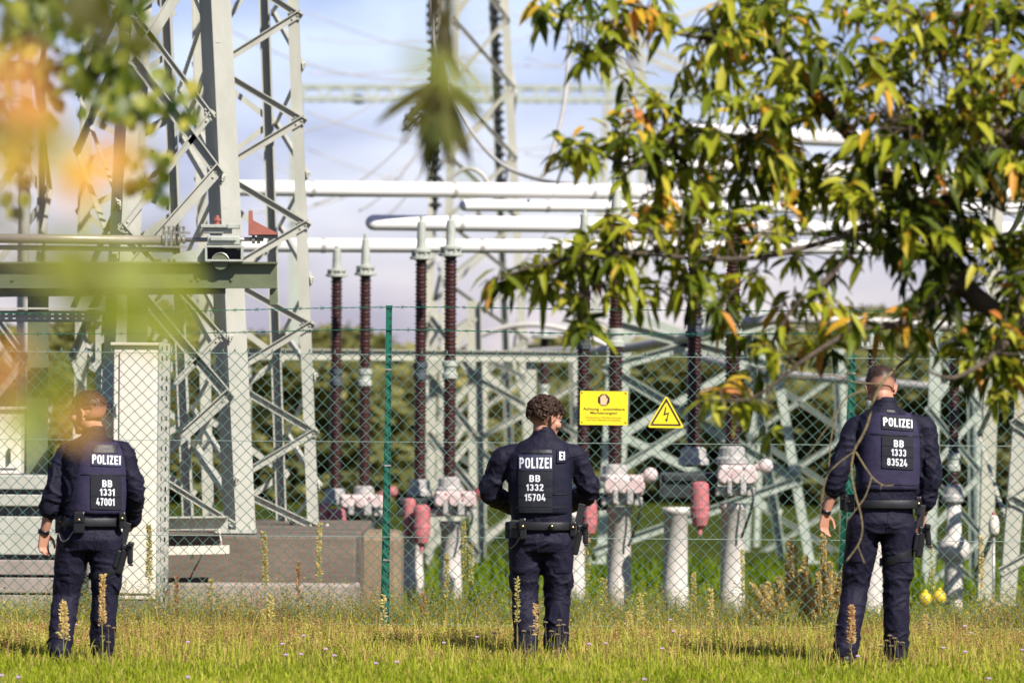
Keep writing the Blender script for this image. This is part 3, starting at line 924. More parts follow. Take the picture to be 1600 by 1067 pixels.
# yellow floats and a small lamp
for x, y, lab in ((1446, 936, 'left yellow ball of the two on the ground behind the fence'), (1468, 933, 'right yellow ball of the two, nearest the round pale post')):
    D = 50
    m_ = MB(); c = W(x, y, D)
    m_.ellipsoid(c, (.058, .058, .066), None, 20, 12)
    m_.lathe([(.018, 0), (.02, .015), (.012, .025)], c + Vector((0, 0, .06)), 10)
    m_.tube([Vector((c.x, c.y, gz(D) - .05)), c], .012, 8)
    tag(m_.build('float_ball', M['yellow_ball'], None, True), lab, 'ball')
m_ = MB(); c = W(1553, 818, 49)
root = empty('marker_lamp', Vector((c.x, 49, gz(49))), 'small white lamp head on a thin stake near the right edge', 'lamp')
m_.lathe([(.03, -.10), (.045, -.07), (.048, .0), (.036, .05), (.02, .075)], c, 14); m_.build('lamp_head', M['cabinet'], root, True)
m_ = MB(); m_.lathe([(.02, 0), (.018, .02), (.008, .03)], c + Vector((0, 0, .073)), 10); m_.build('cap', M['redlead'], root, True)
m_ = MB(); m_.tube([Vector((c.x, 49, gz(49) - .1)), c - Vector((0, 0, .09))], .012, 8); m_.build('stake', M['galv'], root, True)


# ------------------------------------------------------------------ foundations and cabinets
def block(name, x0, x1, y0, D, depth, mat, label, cat, z1=None, bev=.02):
    a, b = W(x0, y0, D), W(x1, y0, D)
    zt = a.z if z1 is None else z1
    z0 = gz(D) - .2
    c = Vector(((a.x + b.x) / 2, D + depth / 2, (zt + z0) / 2))
    m_ = MB(); m_.box(c, (b.x - a.x, depth, zt - z0), None, bev)
    return m_, Vector((c.x, D, gz(D)))


m_, loc = block('f', 110, 556, 835, 44.0, 5.2, M['concrete'], '', '')
root = empty('concrete_foundation', loc, 'brown weathered concrete foundation under the lattice towers', 'foundation')
m_.build('block', M['concrete'], root)
a, b = W(262, 910, 43.8), W(560, 910, 43.8)
m_ = MB(); m_.box(((a.x + b.x) / 2, 44.0, (a.z + gz(44) - .2) / 2), (b.x - a.x, .5, a.z - gz(44) + .2), None, .02)
m_.build('footing', M['concrete_pale'], root)
m_, loc = block('f', 558, 627, 832, 46.5, 1.2, M['tan_stone'], '', '', None, .06)
tag(m_.build('concrete_block', M['tan_stone'], None), 'tan concrete block at the right end of the brown foundation', 'block')

# pale sill and shelf on the foundation
m_ = MB(); p, q = W(262, 818, 43.9), W(356, 817, 43.9); m_.bar(p, q, .10, .05); m_.bar(p + Vector((0, -.05, .05)), q + Vector((0, -.05, .05)), .10, .012, Vector((0, 0, 1)))
tag(m_.build('sill_beam', M['steel'], None), 'short pale beam lying on top of the foundation', 'beam')
root = empty('cable_shelf', W(310, 860, 43.7), 'narrow white shelf fixed to the foundation face', 'shelf')
m_ = MB(); p, q = W(258, 860, 43.7), W(358, 858, 43.7); m_.bar(p, q, .062, .16); m_.build('board', M['cabinet'], root)
m_ = MB(); m_.box(W(300, 868, 43.74), (.03, .14, .05)); m_.build('bracket', M['cabinet'], root)
m_ = MB(); m_.tube(spline([W(346, 852, 43.65), W(345, 842, 43.62), W(343, 832, 43.7), W(342, 826, 43.85)]), .006, 6); m_.build('cable', M['cabinet'], root)


def cabinet(x0, x1, y0, y1, D, depth, label, base_y=None, lock=True, mat='cabinet'):
    a, b = W(x0, y0, D), W(x1, y1, D)
    g = gz(D)
    root = empty('control_cabinet', Vector(((a.x + b.x) / 2, D, g)), label, 'cabinet')
    zb = b.z if base_y is None else W(x0, base_y, D).z
    cx, w = (a.x + b.x) / 2, b.x - a.x
    m_ = MB(); m_.box((cx, D + depth / 2, (a.z + zb) / 2), (w, depth, a.z - zb), None, .008); m_.build('housing', M[mat], root)
    m_ = MB(); m_.box((cx, D + depth / 2, a.z + .014), (w + .05, depth + .06, .024), None, .006); m_.build('roof', M[mat], root)
    m_ = MB(); m_.box((cx, D + depth / 2, (zb - .003 + g - .1) / 2), (w - .03, depth - .03, zb - g + .1)); m_.build('plinth', M['plinth'], root)
    dr = MB(); dr.box((cx + .01, D - .009, (a.z + zb) / 2), (w - .07, .014, a.z - zb - .09), None, .004); d = dr.build('door', M[mat], root)
    hd = MB()
    if lock: hd.box((cx + w * .36, D - .03, (a.z + zb) / 2 - .1), (.022, .03, .11), None, .005); lock and hd.build('handle', M['dark_steel'], d)
    hg = MB()
    for z in (.25, .5, .75): hg.lathe([(.009, -.035), (.009, .035)], (cx - w / 2 + .026, D - .018, zb + (a.z - zb) * z), 8)
    hg.build('hinge', M[mat], d)
    return root


cabinet(178, 243, 540, 935, 42.6, .5, 'tall cream cabinet right of the officer looking left', 936, False)
cabinet(-90, 32, 640, 752, 43.2, .6, 'cream cabinet cut by the left edge of the photo', 740)


# louvred low housing at the lower left
def low_housing():
    D = 42.9
    g = gz(D)
    a, b = W(-90, 742, D), W(152, 742, D)
    root = empty('transformer_housing', Vector(((a.x + b.x) / 2, D, g)), 'low ribbed pale housing behind the officer looking left', 'housing')
    cx, w = (a.x + b.x) / 2, b.x - a.x
    m_ = MB()
    zs = [W(0, y, D).z for y in (742, 768, 774, 788, 802, 806, 872)]
    m_.box((cx, D + .42, (zs[0] + g - .1) / 2), (w - .1, .7, zs[0] - g + .1)); m_.build('core', M['plinth'], root)
    for y0, y1, pro, mt in ((742, 764, .05, 'steel'), (772, 790, .08, 'steel'), (806, 866, .04, 'steel'), (874, 897, .10, 'concrete_pale'), (901, 925, .12, 'concrete_pale'), (928, 962, .14, 'concrete_pale')):
        z0, z1 = W(0, y1, D).z, W(0, y0, D).z
        r_ = MB(); r_.box((cx, D + .06 - pro / 2, (z0 + z1) / 2), (w, .12 + pro, z1 - z0), None, .008); r_.build('rail', M[mt], root)


low_housing()


def perforated(p, q, w, out, rows, name, mat, root=None, lip=.04, t=.003, cols=2, pitch=.07, slot=(.012, .034)):
    """A steel channel with real slots; p to q is its axis, w its width."""
    p, q = Vector(p), Vector(q)
    d = (q - p).normalized()
    a = d.cross(out).normalized()
    L = (q - p).length
    n = int(L / pitch)
    us = [-w / 2]
    for k in range(cols):
        c = -w / 2 + w * (k + .8) / (cols + .6)
        us += [c - slot[0] / 2, c + slot[0] / 2]
    us.append(w / 2)
    vs = [0.0]
    for k in range(n):
        c = (k + .5) * L / n
        vs += [c - slot[1] / 2, c + slot[1] / 2]
    vs.append(L)
    m_ = MB()
    for lay in (0, 1):
        P = [p + a * u + d * v - out * (t * lay) for v in vs for u in us]
        nu = len(us)
        F = []
        for j in range(len(vs) - 1):
            for i in range(nu - 1):
                if i % 2 == 1 and j % 2 == 1: continue
                f = (j * nu + i, j * nu + i + 1, (j + 1) * nu + i + 1, (j + 1) * nu + i)
                F.append(f if lay == 0 else f[::-1])
        m_.add(P, F)
    for sgn in (-1, 1):
        m_.bar(p + a * sgn * (w / 2 - t / 2) - out * lip / 2, q + a * sgn * (w / 2 - t / 2) - out * lip / 2, t, lip, out)
    return m_.build(name, mat, root)


OUT = Vector((0, -1, 0))
p, q = W(252, 968, 41.9), W(254, 536, 41.9); q.x = p.x + .01; p.z = gz(41.9) - .1
tag(perforated(p, q, .088, OUT, 0, 'perforated_post', M['steel'], None, .05, pitch=.072), 'upright perforated steel profile beside the cream cabinet', 'post')
root = empty('cable_tray', Vector((W(80, 490, 43).x, 43, gz(43))), 'slotted cable tray with a flanged upright at the upper left', 'cable tray')
p, q = W(-80, 494, 43.0), W(160, 494, 43.0)
perforated(p, q, .085, OUT, 0, 'tray', M['steel'], root, .12, pitch=.058, slot=(.008, .022))
m_ = MB(); m_.bar(p + Vector((0, -.03, .058)), q + Vector((.02, -.03, .058)), .12, .014, Vector((0, 0, 1))); m_.build('lid', M['steel'], root)
m_ = MB(); a, b = W(154, 502, 43.05), W(156, 700, 43.05); m_.angle(Vector((a.x, 43.05, gz(43) - .1)), a, .045, .006, OUT); m_.build('post', M['steel'], root)


# ------------------------------------------------------------------ disconnector on its beam
def disconnector():
    D = 43.4
    s = FPX / D
    p, q = W(-110, 430, D), W(433, 431, D)
    q.z = W(433, 430, D).z
    root = empty('disconnector', Vector((W(215, 700, D).x, D, gz(D))), 'grey disconnector drive and rods on an olive steel beam', 'disconnector')
    h = 38 / s
    b = MB()
    b.bar(p, q, h, .012, OUT)
    for z, dpt in ((h / 2, .15), (-h / 2, .15)):
        b.bar(p + Vector((0, 0, z)), q + Vector((0, 0, z)), dpt, .014, Vector((0, 0, 1)))
    b.build('beam', M['beam'], root)
    g = MB(); g.bar(p + Vector((0, .03, -h / 2 - .045)), W(352, 452, D) + Vector((0, .03, 0)), .07, .05); g.build('lower_rail', M['beam'], root)
    g = MB(); a = W(427, 452, D); g.box(a + Vector((0, .02, -.06)), (.055, .10, .12), None, .004); g.build('end_bracket', M['beam'], root)
    for px in (60, 215):
        c = MB(); a = W(px, 450, D + .1); c.bar(Vector((a.x, D + .1, gz(D) - .1)), Vector((a.x, D + .1, a.z - .05)), .16, .012, OUT); c.bar(Vector((a.x, D + .17, gz(D) - .1)), Vector((a.x, D + .17, a.z - .05)), .012, .13, OUT); c.build('column', M['beam'], root)
    # rods
    r = MB(); r.tube([W(-110, 371, D), W(256, 376, D)], .036, 16); r.build('main_rod', M['galv_pipe'], root, True)
    r = MB(); r.tube([W(-110, 385, D + .05), W(280, 391, D + .05)], .019, 12); r.build('lower_rod', M['galv_pipe'], root, True)
    r = MB(); r.tube([W(278, 375, D), W(412, 374, D)], .017, 14); r.build('shaft', M['galv'], root, True)
    for px in (256, 264, 272, 280, 287, 396, 404):
        k = MB()
        k.lathe([(.03, -.012), (.048 if px < 275 else .032, -.010), (.048 if px < 275 else .032, .010), (.03, .012)], W(px, 374.5, D), 14, Vector((1, 0, 0)))
        if px < 290:
            k.lathe([(.009, 0), (.009, .045), (.014, .045), (.014, .06)], W(px, 366, D - .02), 6)
        k.build('coupling', M['galv'], root)
    k = MB(); k.bar(W(254, 363, D - .01), W(297, 364, D - .01), .018, .03)
    k.build('link_bar', M['galv'], root)
    k = MB(); k.bar(W(258, 386, D - .01), W(292, 386, D - .01), .014, .03); k.build('link_bar', M['galv'], root)
    # drive box
    m_ = MB()
    c = W(350, 391, D)
    m_.box(W(350, 376, D), (50 / s, .20, 14 / s), None, .008)
    m_.box(W(349, 373, D - .11), (40 / s, .03, 6 / s), None, .004)
    m_.build('gear_housing', M['capmetal'], root)
    m_ = MB(); m_.box(W(344, 354, D), (58 / s, .22, 5 / s), None, .004); m_.box(W(365, 354, D - .02), (18 / s, .2, 7 / s), None, .004); m_.box(W(340, 361, D), (44 / s, .16, 8 / s), None, .006)
    m_.lathe([(.05, 0), (.05, .03)], W(340, 364, D), 14); m_.build('top_plate', M['capmetal'], root)
    m_ = MB(); m_.lathe([(.022, 0), (.022, .03), (.03, .032), (.03, .05), (.016, .055), (.016, .075)], W(339, 352, D - .02), 8); m_.build('bolt', M['redlead'], root)
    # open frame with the half-round bearing
    f = MB()
    for (x0, x1, y0, y1) in ((321, 380, 384, 387), (321, 380, 406, 409), (321, 324, 387, 406), (377, 380, 387, 406)):
        a, b2 = W(x0, y0, D - .06), W(x1, y1, D - .06)
        f.box((a + b2) / 2, (b2.x - a.x, .14, a.z - b2.z), None, .002)
    f.build('frame', M['capmetal'], root)
    f = MB(); a, b2 = W(324, 387, D + .04), W(377, 406, D + .04); f.box((a + b2) / 2, (b2.x - a.x - .004, .01, a.z - b2.z - .004)); f.build('back_plate', M['dark_steel'], root)
    f = MB()
    cc = W(345, 409, D - .04)
    f.lathe([(.058, -.05), (.062, -.05), (.062, .05), (.058, .05)], cc, 22, Vector((0, 1, 0))); f.build('bearing', M['beam'], root)
    ring = MB(); ring.tube([cc + Vector((math.cos(t) * .066, -.055, math.sin(t) * .066)) for t in np.linspace(.15, math.pi - .15, 14)], .004, 6); ring.build('bearing_rim', M['galv'], root)
    g = MB(); a = W(300, 401, D - .03); poly = [(W(269, 410, D)), (W(321, 410, D)), (W(321, 388, D)), (W(300, 391, D)), (W(269, 399, D))]
    g.prism([(v.x, v.z) for v in poly], Vector((0, D - .05, 0)), Vector((0, D - .035, 0)), Vector((1, 0, 0)), Vector((0, 0, 1))); g.build('gusset', M['capmetal'], root)
    # red bracket
    rb = MB()
    poly = [W(389, 330, D), W(394, 329, D), W(395, 344, D), W(431, 363, D), (W(434, 363, D)), W(434, 367, D), W(389, 367, D)]
    for y in (D - .06, D + .05):
        rb.prism([(v.x, v.z) for v in poly], Vector((0, y, 0)), Vector((0, y + .008, 0)), Vector((1, 0, 0)), Vector((0, 0, 1)))
    a, b2 = W(391, 345, D), W(412, 366.5, D)
    rb.box((a.x, D, (W(0, 330, D).z + W(0, 366, D).z) / 2), (.022, .105, 34 / s)); rb.box((b2.x, D, b2.z), (44 / s, .104, .012))
    rb.build('red_bracket', M['redlead'], root)
    g = MB(); g.box(W(418, 370, D), (32 / s, .1, 5 / s)); g.build('bracket_pad', M['dark_steel'], root)
    # row of bolts on the beam
    bo = MB()
    for px in (243, 247, 250, 264, 272): bo.lathe([(.011, 0), (.011, .03), (.006, .035)], W(px, 412, D - .05), 6)
    for px in (20, 120, 300, 310, 362): bo.lathe([(.011, 0), (.011, .012)], W(px, 437, D - .008), 6, OUT)
    bo.build('bolt', M['beam'], root)


disconnector()


# ------------------------------------------------------------------ chain-link fence
FD = 40.5


def fz(py):
    return W(800, py, FD).z


def fence():
    x0, x1 = W(-120, 700, FD).x, W(1720, 700, FD).x
    root = empty('chain_link_fence', Vector((W(604, 985, FD).x, FD, 0)), 'green chain link fence topped with two strands of barbed wire', 'fence')
    # the whole fence drops slightly towards the right
    z_top, z_bot = fz(554), fz(1000)
    p = 0.0443
    nw = int((x1 - x0) / p)
    nz = int((z_top - z_bot) / p) + 1
    segs_v, segs_f = [], []
    r = 0.0033
    offs = [(r, 0), (0, r), (-r, 0), (0, -r)]
    k = np.arange(nz + 1)
    tw = rng.uniform(-.0025, .0025, (nw, nz + 1))
    base = 0
    Vs, Fs = [], []
    for i in range(nw):
        x = x0 + (i + (k + i) % 2) * p
        z = z_top + .012 - k * p
        if i % 2 == 1:
            pass
        yy = FD + np.where((k + i) % 2 == 0, .0025, -.0025)
        wob = .010 * np.sin(x * 1.7) + .006 * np.sin(z * 3 + x)
        z = z + .006 * np.sin(x * 2.3 + 1) + .004 * np.sin(x * 7 + z * 5) + .003 * np.sin(z * 11 + i * .7)
        x = x + .005 * np.sin(z * 6 + x * 1.3) + .003 * np.sin(z * 17 + i * .3)
        V = np.stack([np.stack([x + tw[i] * .6 + (ox if True else 0), yy + wob + oy, z + tw[i] * .4], -1) for ox, oy in ((r * 1.0, 0), (0, -r * 1.2), (-r * 1.0, 0), (0, r * 1.2))], 1)
        # widen along the vertical too, so that the slanting wire has a round look
        Vs.append(V.reshape(-1, 3))
        n = nz + 1
        a = np.arange(n - 1)[:, None] * 4 + np.arange(4)[None, :]
        b = np.arange(n - 1)[:, None] * 4 + (np.arange(4)[None, :] + 1) % 4
        f = np.stack([a, b, b + 4, a + 4], -1).reshape(-1, 4) + base
        Fs.append(f)
        base += n * 4
    # twisted ends standing above the top wire
    kn = MB()
    for i in range(0, nw):
        if i % 2 == 0:
            x = x0 + (i + 1) * p if False else x0 + i * p
            kn.tube([(x - .006, FD, z_top + .006), (x, FD - .004, z_top + .030), (x + .006, FD + .002, z_top + .020), (x + .004, FD, z_top + .004)], .0028, 5)
    Q4 = np.array([f for f in kn.f if len(f) == 4]) + base
    link('wire_mesh', mesh_np(np.concatenate(Vs + [np.array(kn.v)]), np.concatenate(Fs + [Q4])), M['mesh_wire'], root)
    # tension wires
    for (ya, yb) in ((549, 562), (686, 697), (834, 846), (970, 983)):
        a, b = W(0, ya, FD - .006), W(1600, yb, FD - .006)
        d = (b - a) / 16
        t = MB(); t.tube([a - d * 1.2 + d * kk * 1.15 for kk in range(17)], .0026, 6)
        t.build('tension_wire', M['tension'], root)
    # posts with a back stay
    for px, ptop, pbot, stay in ((608, 479, 990, True), (1332, 485, 990, True)):
        a, b = W(px, ptop, FD + .03), W(px - 5, pbot, FD + .03)
        b.z = -.15
        pb = MB()
        d = a - b
        pb.prism([(-.022, -.02), (.022, -.02), (.022, .0), (.008, .004), (.008, .03), (-.008, .03), (-.008, .004), (-.022, 0)], b, a, Vector((1, 0, 0)), Vector((0, 1, 0)))
        pb.box(a + Vector((0, .005, .004)), (.05, .056, .008))
        post = pb.build('post', M['fence_green'], root)
        nt = MB()
        n = 46
        for q in range(n):
            c = b.lerp(a, (q + .5) / n)
            nt.box(c + Vector((.014, -.022, 0)), (.008, .006, .014))
        nt.build('wire_notch', M['dark_steel'], post)
        if stay:
            st = MB()
            s0, s1 = b.lerp(a, .80), Vector((b.x - .045, FD + .9, gz(FD + .9) - .2))
            st.prism([(-.02, -.02), (.02, -.02), (.02, .02), (-.02, .02)], s1, s0 + Vector((0, .03, 0)), Vector((1, 0, 0)), Vector((0, 1, 0)))
            st.build('stay', M['fence_green'], root)
        cl = MB()
        for q in (.02, .275, .545, .82): cl.box(b.lerp(a, q) + Vector((0, -.024, 0)), (.05, .01, .012))
        cl.build('clip', M['galv'], post)
    # barbed wire
    for pts in (((-120, 489), (150, 489), (608, 480), (960, 484), (1332, 486), (1720, 484)), ((-120, 523), (0, 522), (330, 520), (608, 515), (960, 522), (1332, 521), (1720, 526))):
        P = spline([W(x, y, FD - .0) for x, y in pts], 12)
        bw = MB()
        # two strands wound round each other
        L = [0]
        for i in range(1, len(P)): L.append(L[-1] + (P[i] - P[i - 1]).length)
        N = int(L[-1] / .022)
        line = []
        j = 0
        for i in range(N + 1):
            s = i * L[-1] / N
            while j < len(P) - 2 and L[j + 1] < s: j += 1
            line.append(P[j].lerp(P[j + 1], (s - L[j]) / (L[j + 1] - L[j])))
        for ph in (0, math.pi):
            bw.tube([c + Vector((0, math.cos(i * 1.3 + ph) * .002, math.sin(i * 1.3 + ph) * .002)) for i, c in enumerate(line)], .0022, 5)
        i = 3
        while i < N:
            c = line[i]
            for sgn in (1, -1):
                an = random.uniform(.5, 1.2)
                v = Vector((math.cos(an) * sgn, -.35, math.sin(an))) * .018
                bw.tube([c - v, c + v], .0018, 4)
            bw.lathe([(.004, -.006), (.004, .006)], c, 6, Vector((1, 0, 0)))
            i += random.choice((6, 7, 7))
        bw.build('barbed_wire', M['fence_green'], root)


fence()


# ------------------------------------------------------------------ writing
def text_mesh(s, height, width=None, bold=0.0, res=4):
    cu = bpy.data.curves.new('t', 'FONT')
    cu.body = s
    cu.align_x = 'CENTER'
    cu.align_y = 'CENTER'
    cu.offset = bold
    cu.resolution_u = res
    o = bpy.data.objects.new('t', cu)
    col.objects.link(o)
    dg = bpy.context.evaluated_depsgraph_get()
    me = bpy.data.meshes.new_from_object(o.evaluated_get(dg))
    bpy.data.objects.remove(o)
    bpy.data.curves.remove(cu)
    xs = [v.co.x for v in me.vertices]; ys = [v.co.y for v in me.vertices]
    cx, cy = (min(xs) + max(xs)) / 2, (min(ys) + max(ys)) / 2
    w, h = max(xs) - min(xs), max(ys) - min(ys)
    k = height / h
    kx = (width / w) if width else k
    for v in me.vertices: v.co = Vector(((v.co.x - cx) * kx, (v.co.y - cy) * k, 0))
    return me


def _arc(cx, cy, rx, ry, a0, a1, n=9):
    return [(cx + rx * math.cos(R(a0 + (a1 - a0) * k / (n - 1))), cy + ry * math.sin(R(a0 + (a1 - a0) * k / (n - 1)))) for k in range(n)]


SW = .165      # stroke width of the narrow block letters, relative to their height
GL = {
    'P': (.50, [([(.0825, 0), (.0825, 1)], 0), ([(.0825, .9175), (.24, .9175)] + _arc(.24, .70, .18, .2175, 90, -90) + [(.0825, .4825)], 0)]),
    'O': (.52, [(_arc(.26, .72, .1775, .1975, 0, 180) + _arc(.26, .28, .1775, .1975, 180, 360), 1)]),
    'L': (.42, [([(.0825, 1), (.0825, .0825), (.42, .0825)], 0)]),
    'I': (.165, [([(.0825, 0), (.0825, 1)], 0)]),
    'Z': (.46, [([(.0, .9175), (.35, .9175), (.10, .0825), (.46, .0825)], 0)]),
    'E': (.43, [([(.43, .9175), (.0825, .9175), (.0825, .0825), (.43, .0825)], 0), ([(.0825, .5), (.39, .5)], 0)]),
    'B': (.52, [([(.0825, .0825), (.25, .0825)] + _arc(.25, .295, .1875, .2125, -90, 90) + [(.0825, .5075)], 0), ([(.0825, .5075), (.25, .5075)] + _arc(.25, .715, .17, .2025, -90, 90) + [(.0825, .9175), (.0825, .0)], 0)]),
    '0': (.52, [(_arc(.26, .72, .1775, .1975, 0, 180) + _arc(.26, .28, .1775, .1975, 180, 360), 1)]),
    '1': (.30, [([(.0, .68), (.2175, .90)], 0), ([(.2175, 0), (.2175, 1)], 0)]),
    '2': (.50, [(_arc(.25, .72, .1725, .1975, 175, -25) + [(.09, .0825), (.50, .0825)], 0)]),
    '3': (.50, [(_arc(.25, .71, .165, .2075, 165, -90), 0), (_arc(.25, .295, .1725, .2125, 90, -170), 0)]),
    '4': (.53, [([(.27, 1), (.06, .27), (.53, .27)], 0), ([(.37, 0), (.37, .52)], 0)]),
    '5': (.50, [([(.46, .9175), (.12, .9175), (.09, .53)] + _arc(.25, .31, .1775, .2275, 120, -165), 0)]),
    '7': (.46, [([(0, .9175), (.36, .9175), (.16, 0)], 0)]),
    '8': (.52, [(_arc(.26, .71, .16, .2075, 0, 360, 17)[:-1], 1), (_arc(.26, .295, .1775, .2125, 0, 360, 17)[:-1], 1)]),
}


def stroke_text(txt, height, width):
    """Narrow block lettering made of strokes of even width; returns a flat mesh centred on the origin."""
    gap = .13
    tot = sum(GL[c][0] for c in txt) + gap * (len(txt) - 1)
    kx, ky = width / tot, height
    x = -tot / 2
    vs, fs = [], []
    lay = 0
    for c in txt:
        wd, strokes = GL[c]
        for pl, closed in strokes:
            n = len(pl)
            P = [Vector((p[0] + x, p[1] - .5, 0)) for p in pl]
            b = len(vs)
            for i in range(n):
                pa = P[(i - 1) % n] if (closed or i > 0) else None
                pb = P[(i + 1) % n] if (closed or i < n - 1) else None
                da = (P[i] - pa).normalized() if pa is not None else None
                db = (pb - P[i]).normalized() if pb is not None else None
                if da is None: da = db
                if db is None: db = da
                na, nb = Vector((-da.y, da.x, 0)), Vector((-db.y, db.x, 0))
                m = na + nb
                if m.length < 1e-3: m = na
                m.normalize()
                k = SW / 2 / max(.45, m.dot(na))
                for sg in (1, -1):
                    v = P[i] + m * k * sg
                    vs.append((v.x * kx, v.y * ky, .00012 * lay))
            for i in range(n if closed else n - 1):
                a, a2 = b + 2 * i, b + 2 * ((i + 1) % n)
                fs.append((a, a + 1, a2 + 1, a2))
            lay += 1
        x += wd + gap
    me = bpy.data.meshes.new('letters')
    me.from_pydata(vs, [], fs)
    me.update()
    bm = bmesh.new(); bm.from_mesh(me)
    bmesh.ops.subdivide_edges(bm, edges=[e for e in bm.edges if e.calc_length() > height * .4], cuts=2)
    bmesh.ops.triangulate(bm, faces=bm.faces[:])
    bm.to_mesh(me); bm.free()
    return me


def place_flat(me, c, right=Vector((1, 0, 0)), up=Vector((0, 0, 1))):
    c = Vector(c)
    for v in me.vertices: v.co = c + right * v.co.x + up * v.co.y
    return me


def poly_plate(pts, y, th):
    """A flat plate from world (x, z) outline."""
    m_ = MB()
    m_.prism(pts, Vector((0, y, 0)), Vector((0, y + th, 0)), Vector((1, 0, 0)), Vector((0, 0, 1)))
    return m_


def signs():
    D = FD - .03
    s = FPX / D
    c = W(943.5, 637.5, D)
    roll = R(-.4)
    rt, up = Vector((math.cos(roll), 0, math.sin(roll))), Vector((-math.sin(roll), 0, math.cos(roll)))
    root = empty('warning_sign', c, 'rectangular yellow sign with a dark octagon and hand on the fence', 'sign')
    w, h = 74.5 / s, 53 / s

    def P(u, v): return c + rt * ((u - 943.5) / s) + up * (-(v - 637.5) / s)

    def flat(pts, off, th, mat, name, parent):
        q = [P(u, v) for u, v in pts]
        m_ = poly_plate([(a.x, a.z) for a in q], D - off - th, th)
        return m_.build(name, mat, parent)

    def rr(u0, v0, u1, v1, r, n=5):
        out = []
        for cu, cv, a0 in ((u1 - r, v1 - r, 0), (u0 + r, v1 - r, 90), (u0 + r, v0 + r, 180), (u1 - r, v0 + r, 270)):
            for k in range(n): an = R(a0 + 90 * k / (n - 1)); out.append((cu + r * math.cos(an), cv + r * math.sin(an)))
        return out

    flat(rr(906.2, 611, 981, 664, 1.2), 0, .003, M['yellow'], 'plate', root)
    oc = [(943.2 + 9.9 * math.cos(R(22.5 + 45 * k)), 624.8 + 9.9 * math.sin(R(22.5 + 45 * k))) for k in range(8)]
    ico = flat(oc, .0032, .001, M['sign_brown'], 'octagon', root)
    hand = [(938.3, 632.5), (938.0, 626), (937.9, 620.8), (938.4, 619.2), (939.6, 619.2), (939.9, 621), (940.2, 617.8), (941.2, 616.8), (942.2, 617.8), (942.5, 620), (942.9, 617.0), (944.0, 616.3), (945.0, 617.2), (945.1, 620.4), (945.6, 618.2), (946.6, 618.0), (947.2, 619.2), (947.0, 623.6), (948.2, 622.0), (949.2, 622.2), (949.3, 624.2), (948.2, 628), (947.2, 632.6)]
    flat(hand[::-1], .0044, .0008, M['sign_skin'], 'hand', ico)
    for txt, v, hh, ww, mt, bo in (('Achtung - unsichtbare', 639.6, 5.8, 65, 'sign_brown', .02), ('Markierungen!', 645.6, 5.6, 42, 'sign_brown', .02), ('Die künstliche DNA lässt sich orten', 652.3, 3.0, 56, 'sign_tan', .01), ('und macht Metalle unverkäuflich', 656.2, 3.0, 53, 'sign_tan', .01)):
        me = text_mesh(txt, hh / s, ww / s, bo)
        place_flat(me, P(943.5, v) + Vector((0, -.0036, 0)), rt, up)
        link('lettering', me, M[mt], root)
    for u, v in ((909, 614), (977.5, 614), (909.5, 660), (977.5, 660)):
        m_ = MB(); m_.lathe([(.004, 0), (.004, .002), (.002, .003)], P(u, v) + Vector((0, -.003, 0)), 8, OUT); m_.bar(P(u - 1.5, v - 1.6) + Vector((0, -.005, 0)), P(u + 1.2, v + 1.4) + Vector((0, -.005, 0)), .002, .002); m_.build('wire_tie', M['sign_brown'], root)

    root = empty('warning_sign', P(1040.5, 645), 'triangular yellow sign with a black lightning arrow on the fence', 'sign')

    def tri(cu, cv, ax, ay, bx, by, r):
        """Rounded triangle: apex (cu, ay), base corners."""
        pts = [(cu, ay), (bx, by), (ax, by)]
        out = []
        for i in range(3):
            p0, p1, p2 = (Vector(pts[i - 1]), Vector(pts[i]), Vector(pts[(i + 1) % 3]))
            d0, d2 = (p0 - p1).normalized(), (p2 - p1).normalized()
            a, b = p1 + d0 * r, p1 + d2 * r
            for k in range(5):
                t = k / 4
                q = a * (1 - t) ** 2 + p1 * 2 * t * (1 - t) + b * t * t
                out.append((q.x, q.y))
        return out

    flat(tri(1041, 0, 1011.5, 615.5, 1070, 667, 6), 0, .003, M['yellow'], 'plate', root)
    # black border ring
    o_, i_ = tri(1041, 0, 1015.5, 620.5, 1065.5, 663.6, 3), tri(1041, 0, 1020.2, 626.2, 1061, 661.0, 2)
    m_ = MB()
    n = len(o_)
    vs = [P(u, v) + Vector((0, -.0042, 0)) for u, v in o_] + [P(u, v) + Vector((0, -.0042, 0)) for u, v in i_]
    m_.add(vs, [(k, (k + 1) % n, n + (k + 1) % n, n + k) for k in range(n)])
    m_.build('border', M['sign_brown'], root)
    bolt = [(1039.4, 634.5), (1041.2, 634.8), (1039.6, 644.6), (1045.8, 642.4), (1042.9, 653.4), (1044.4, 653.1), (1041.2, 658.6), (1039.4, 653.0), (1041.2, 653.2), (1043.2, 645.4), (1036.6, 648.0)]
    flat(bolt[::-1], .0034, .0008, M['sign_brown'], 'lightning_arrow', root)
    for u, v in ((1041, 621.5), (1018.5, 662), (1063.5, 662)):
        m_ = MB(); m_.lathe([(.004, 0), (.004, .002), (.002, .003)], P(u, v) + Vector((0, -.0045, 0)), 8, OUT); m_.build('rivet', M['bolt'], root)


signs()


# ------------------------------------------------------------------ people
def fold(p, k, sx=1.0, sz=1.0, seed=0.0):
    q = Vector((p.x * sx + seed, p.y * sx, p.z * sz)) * k
    q += Vector((noise.noise(q * .6), 0, noise.noise(q * .6 + Vector((5, 1, 2))))) * .9
    a = 1 - min(1, abs(noise.noise(q)) * 2.6)
    b = 1 - min(1, abs(noise.noise(q * 2.0 + Vector((3, 7, 1)))) * 2.6)
    return (a ** 2.2 - .35) + .45 * (b ** 2 - .35)


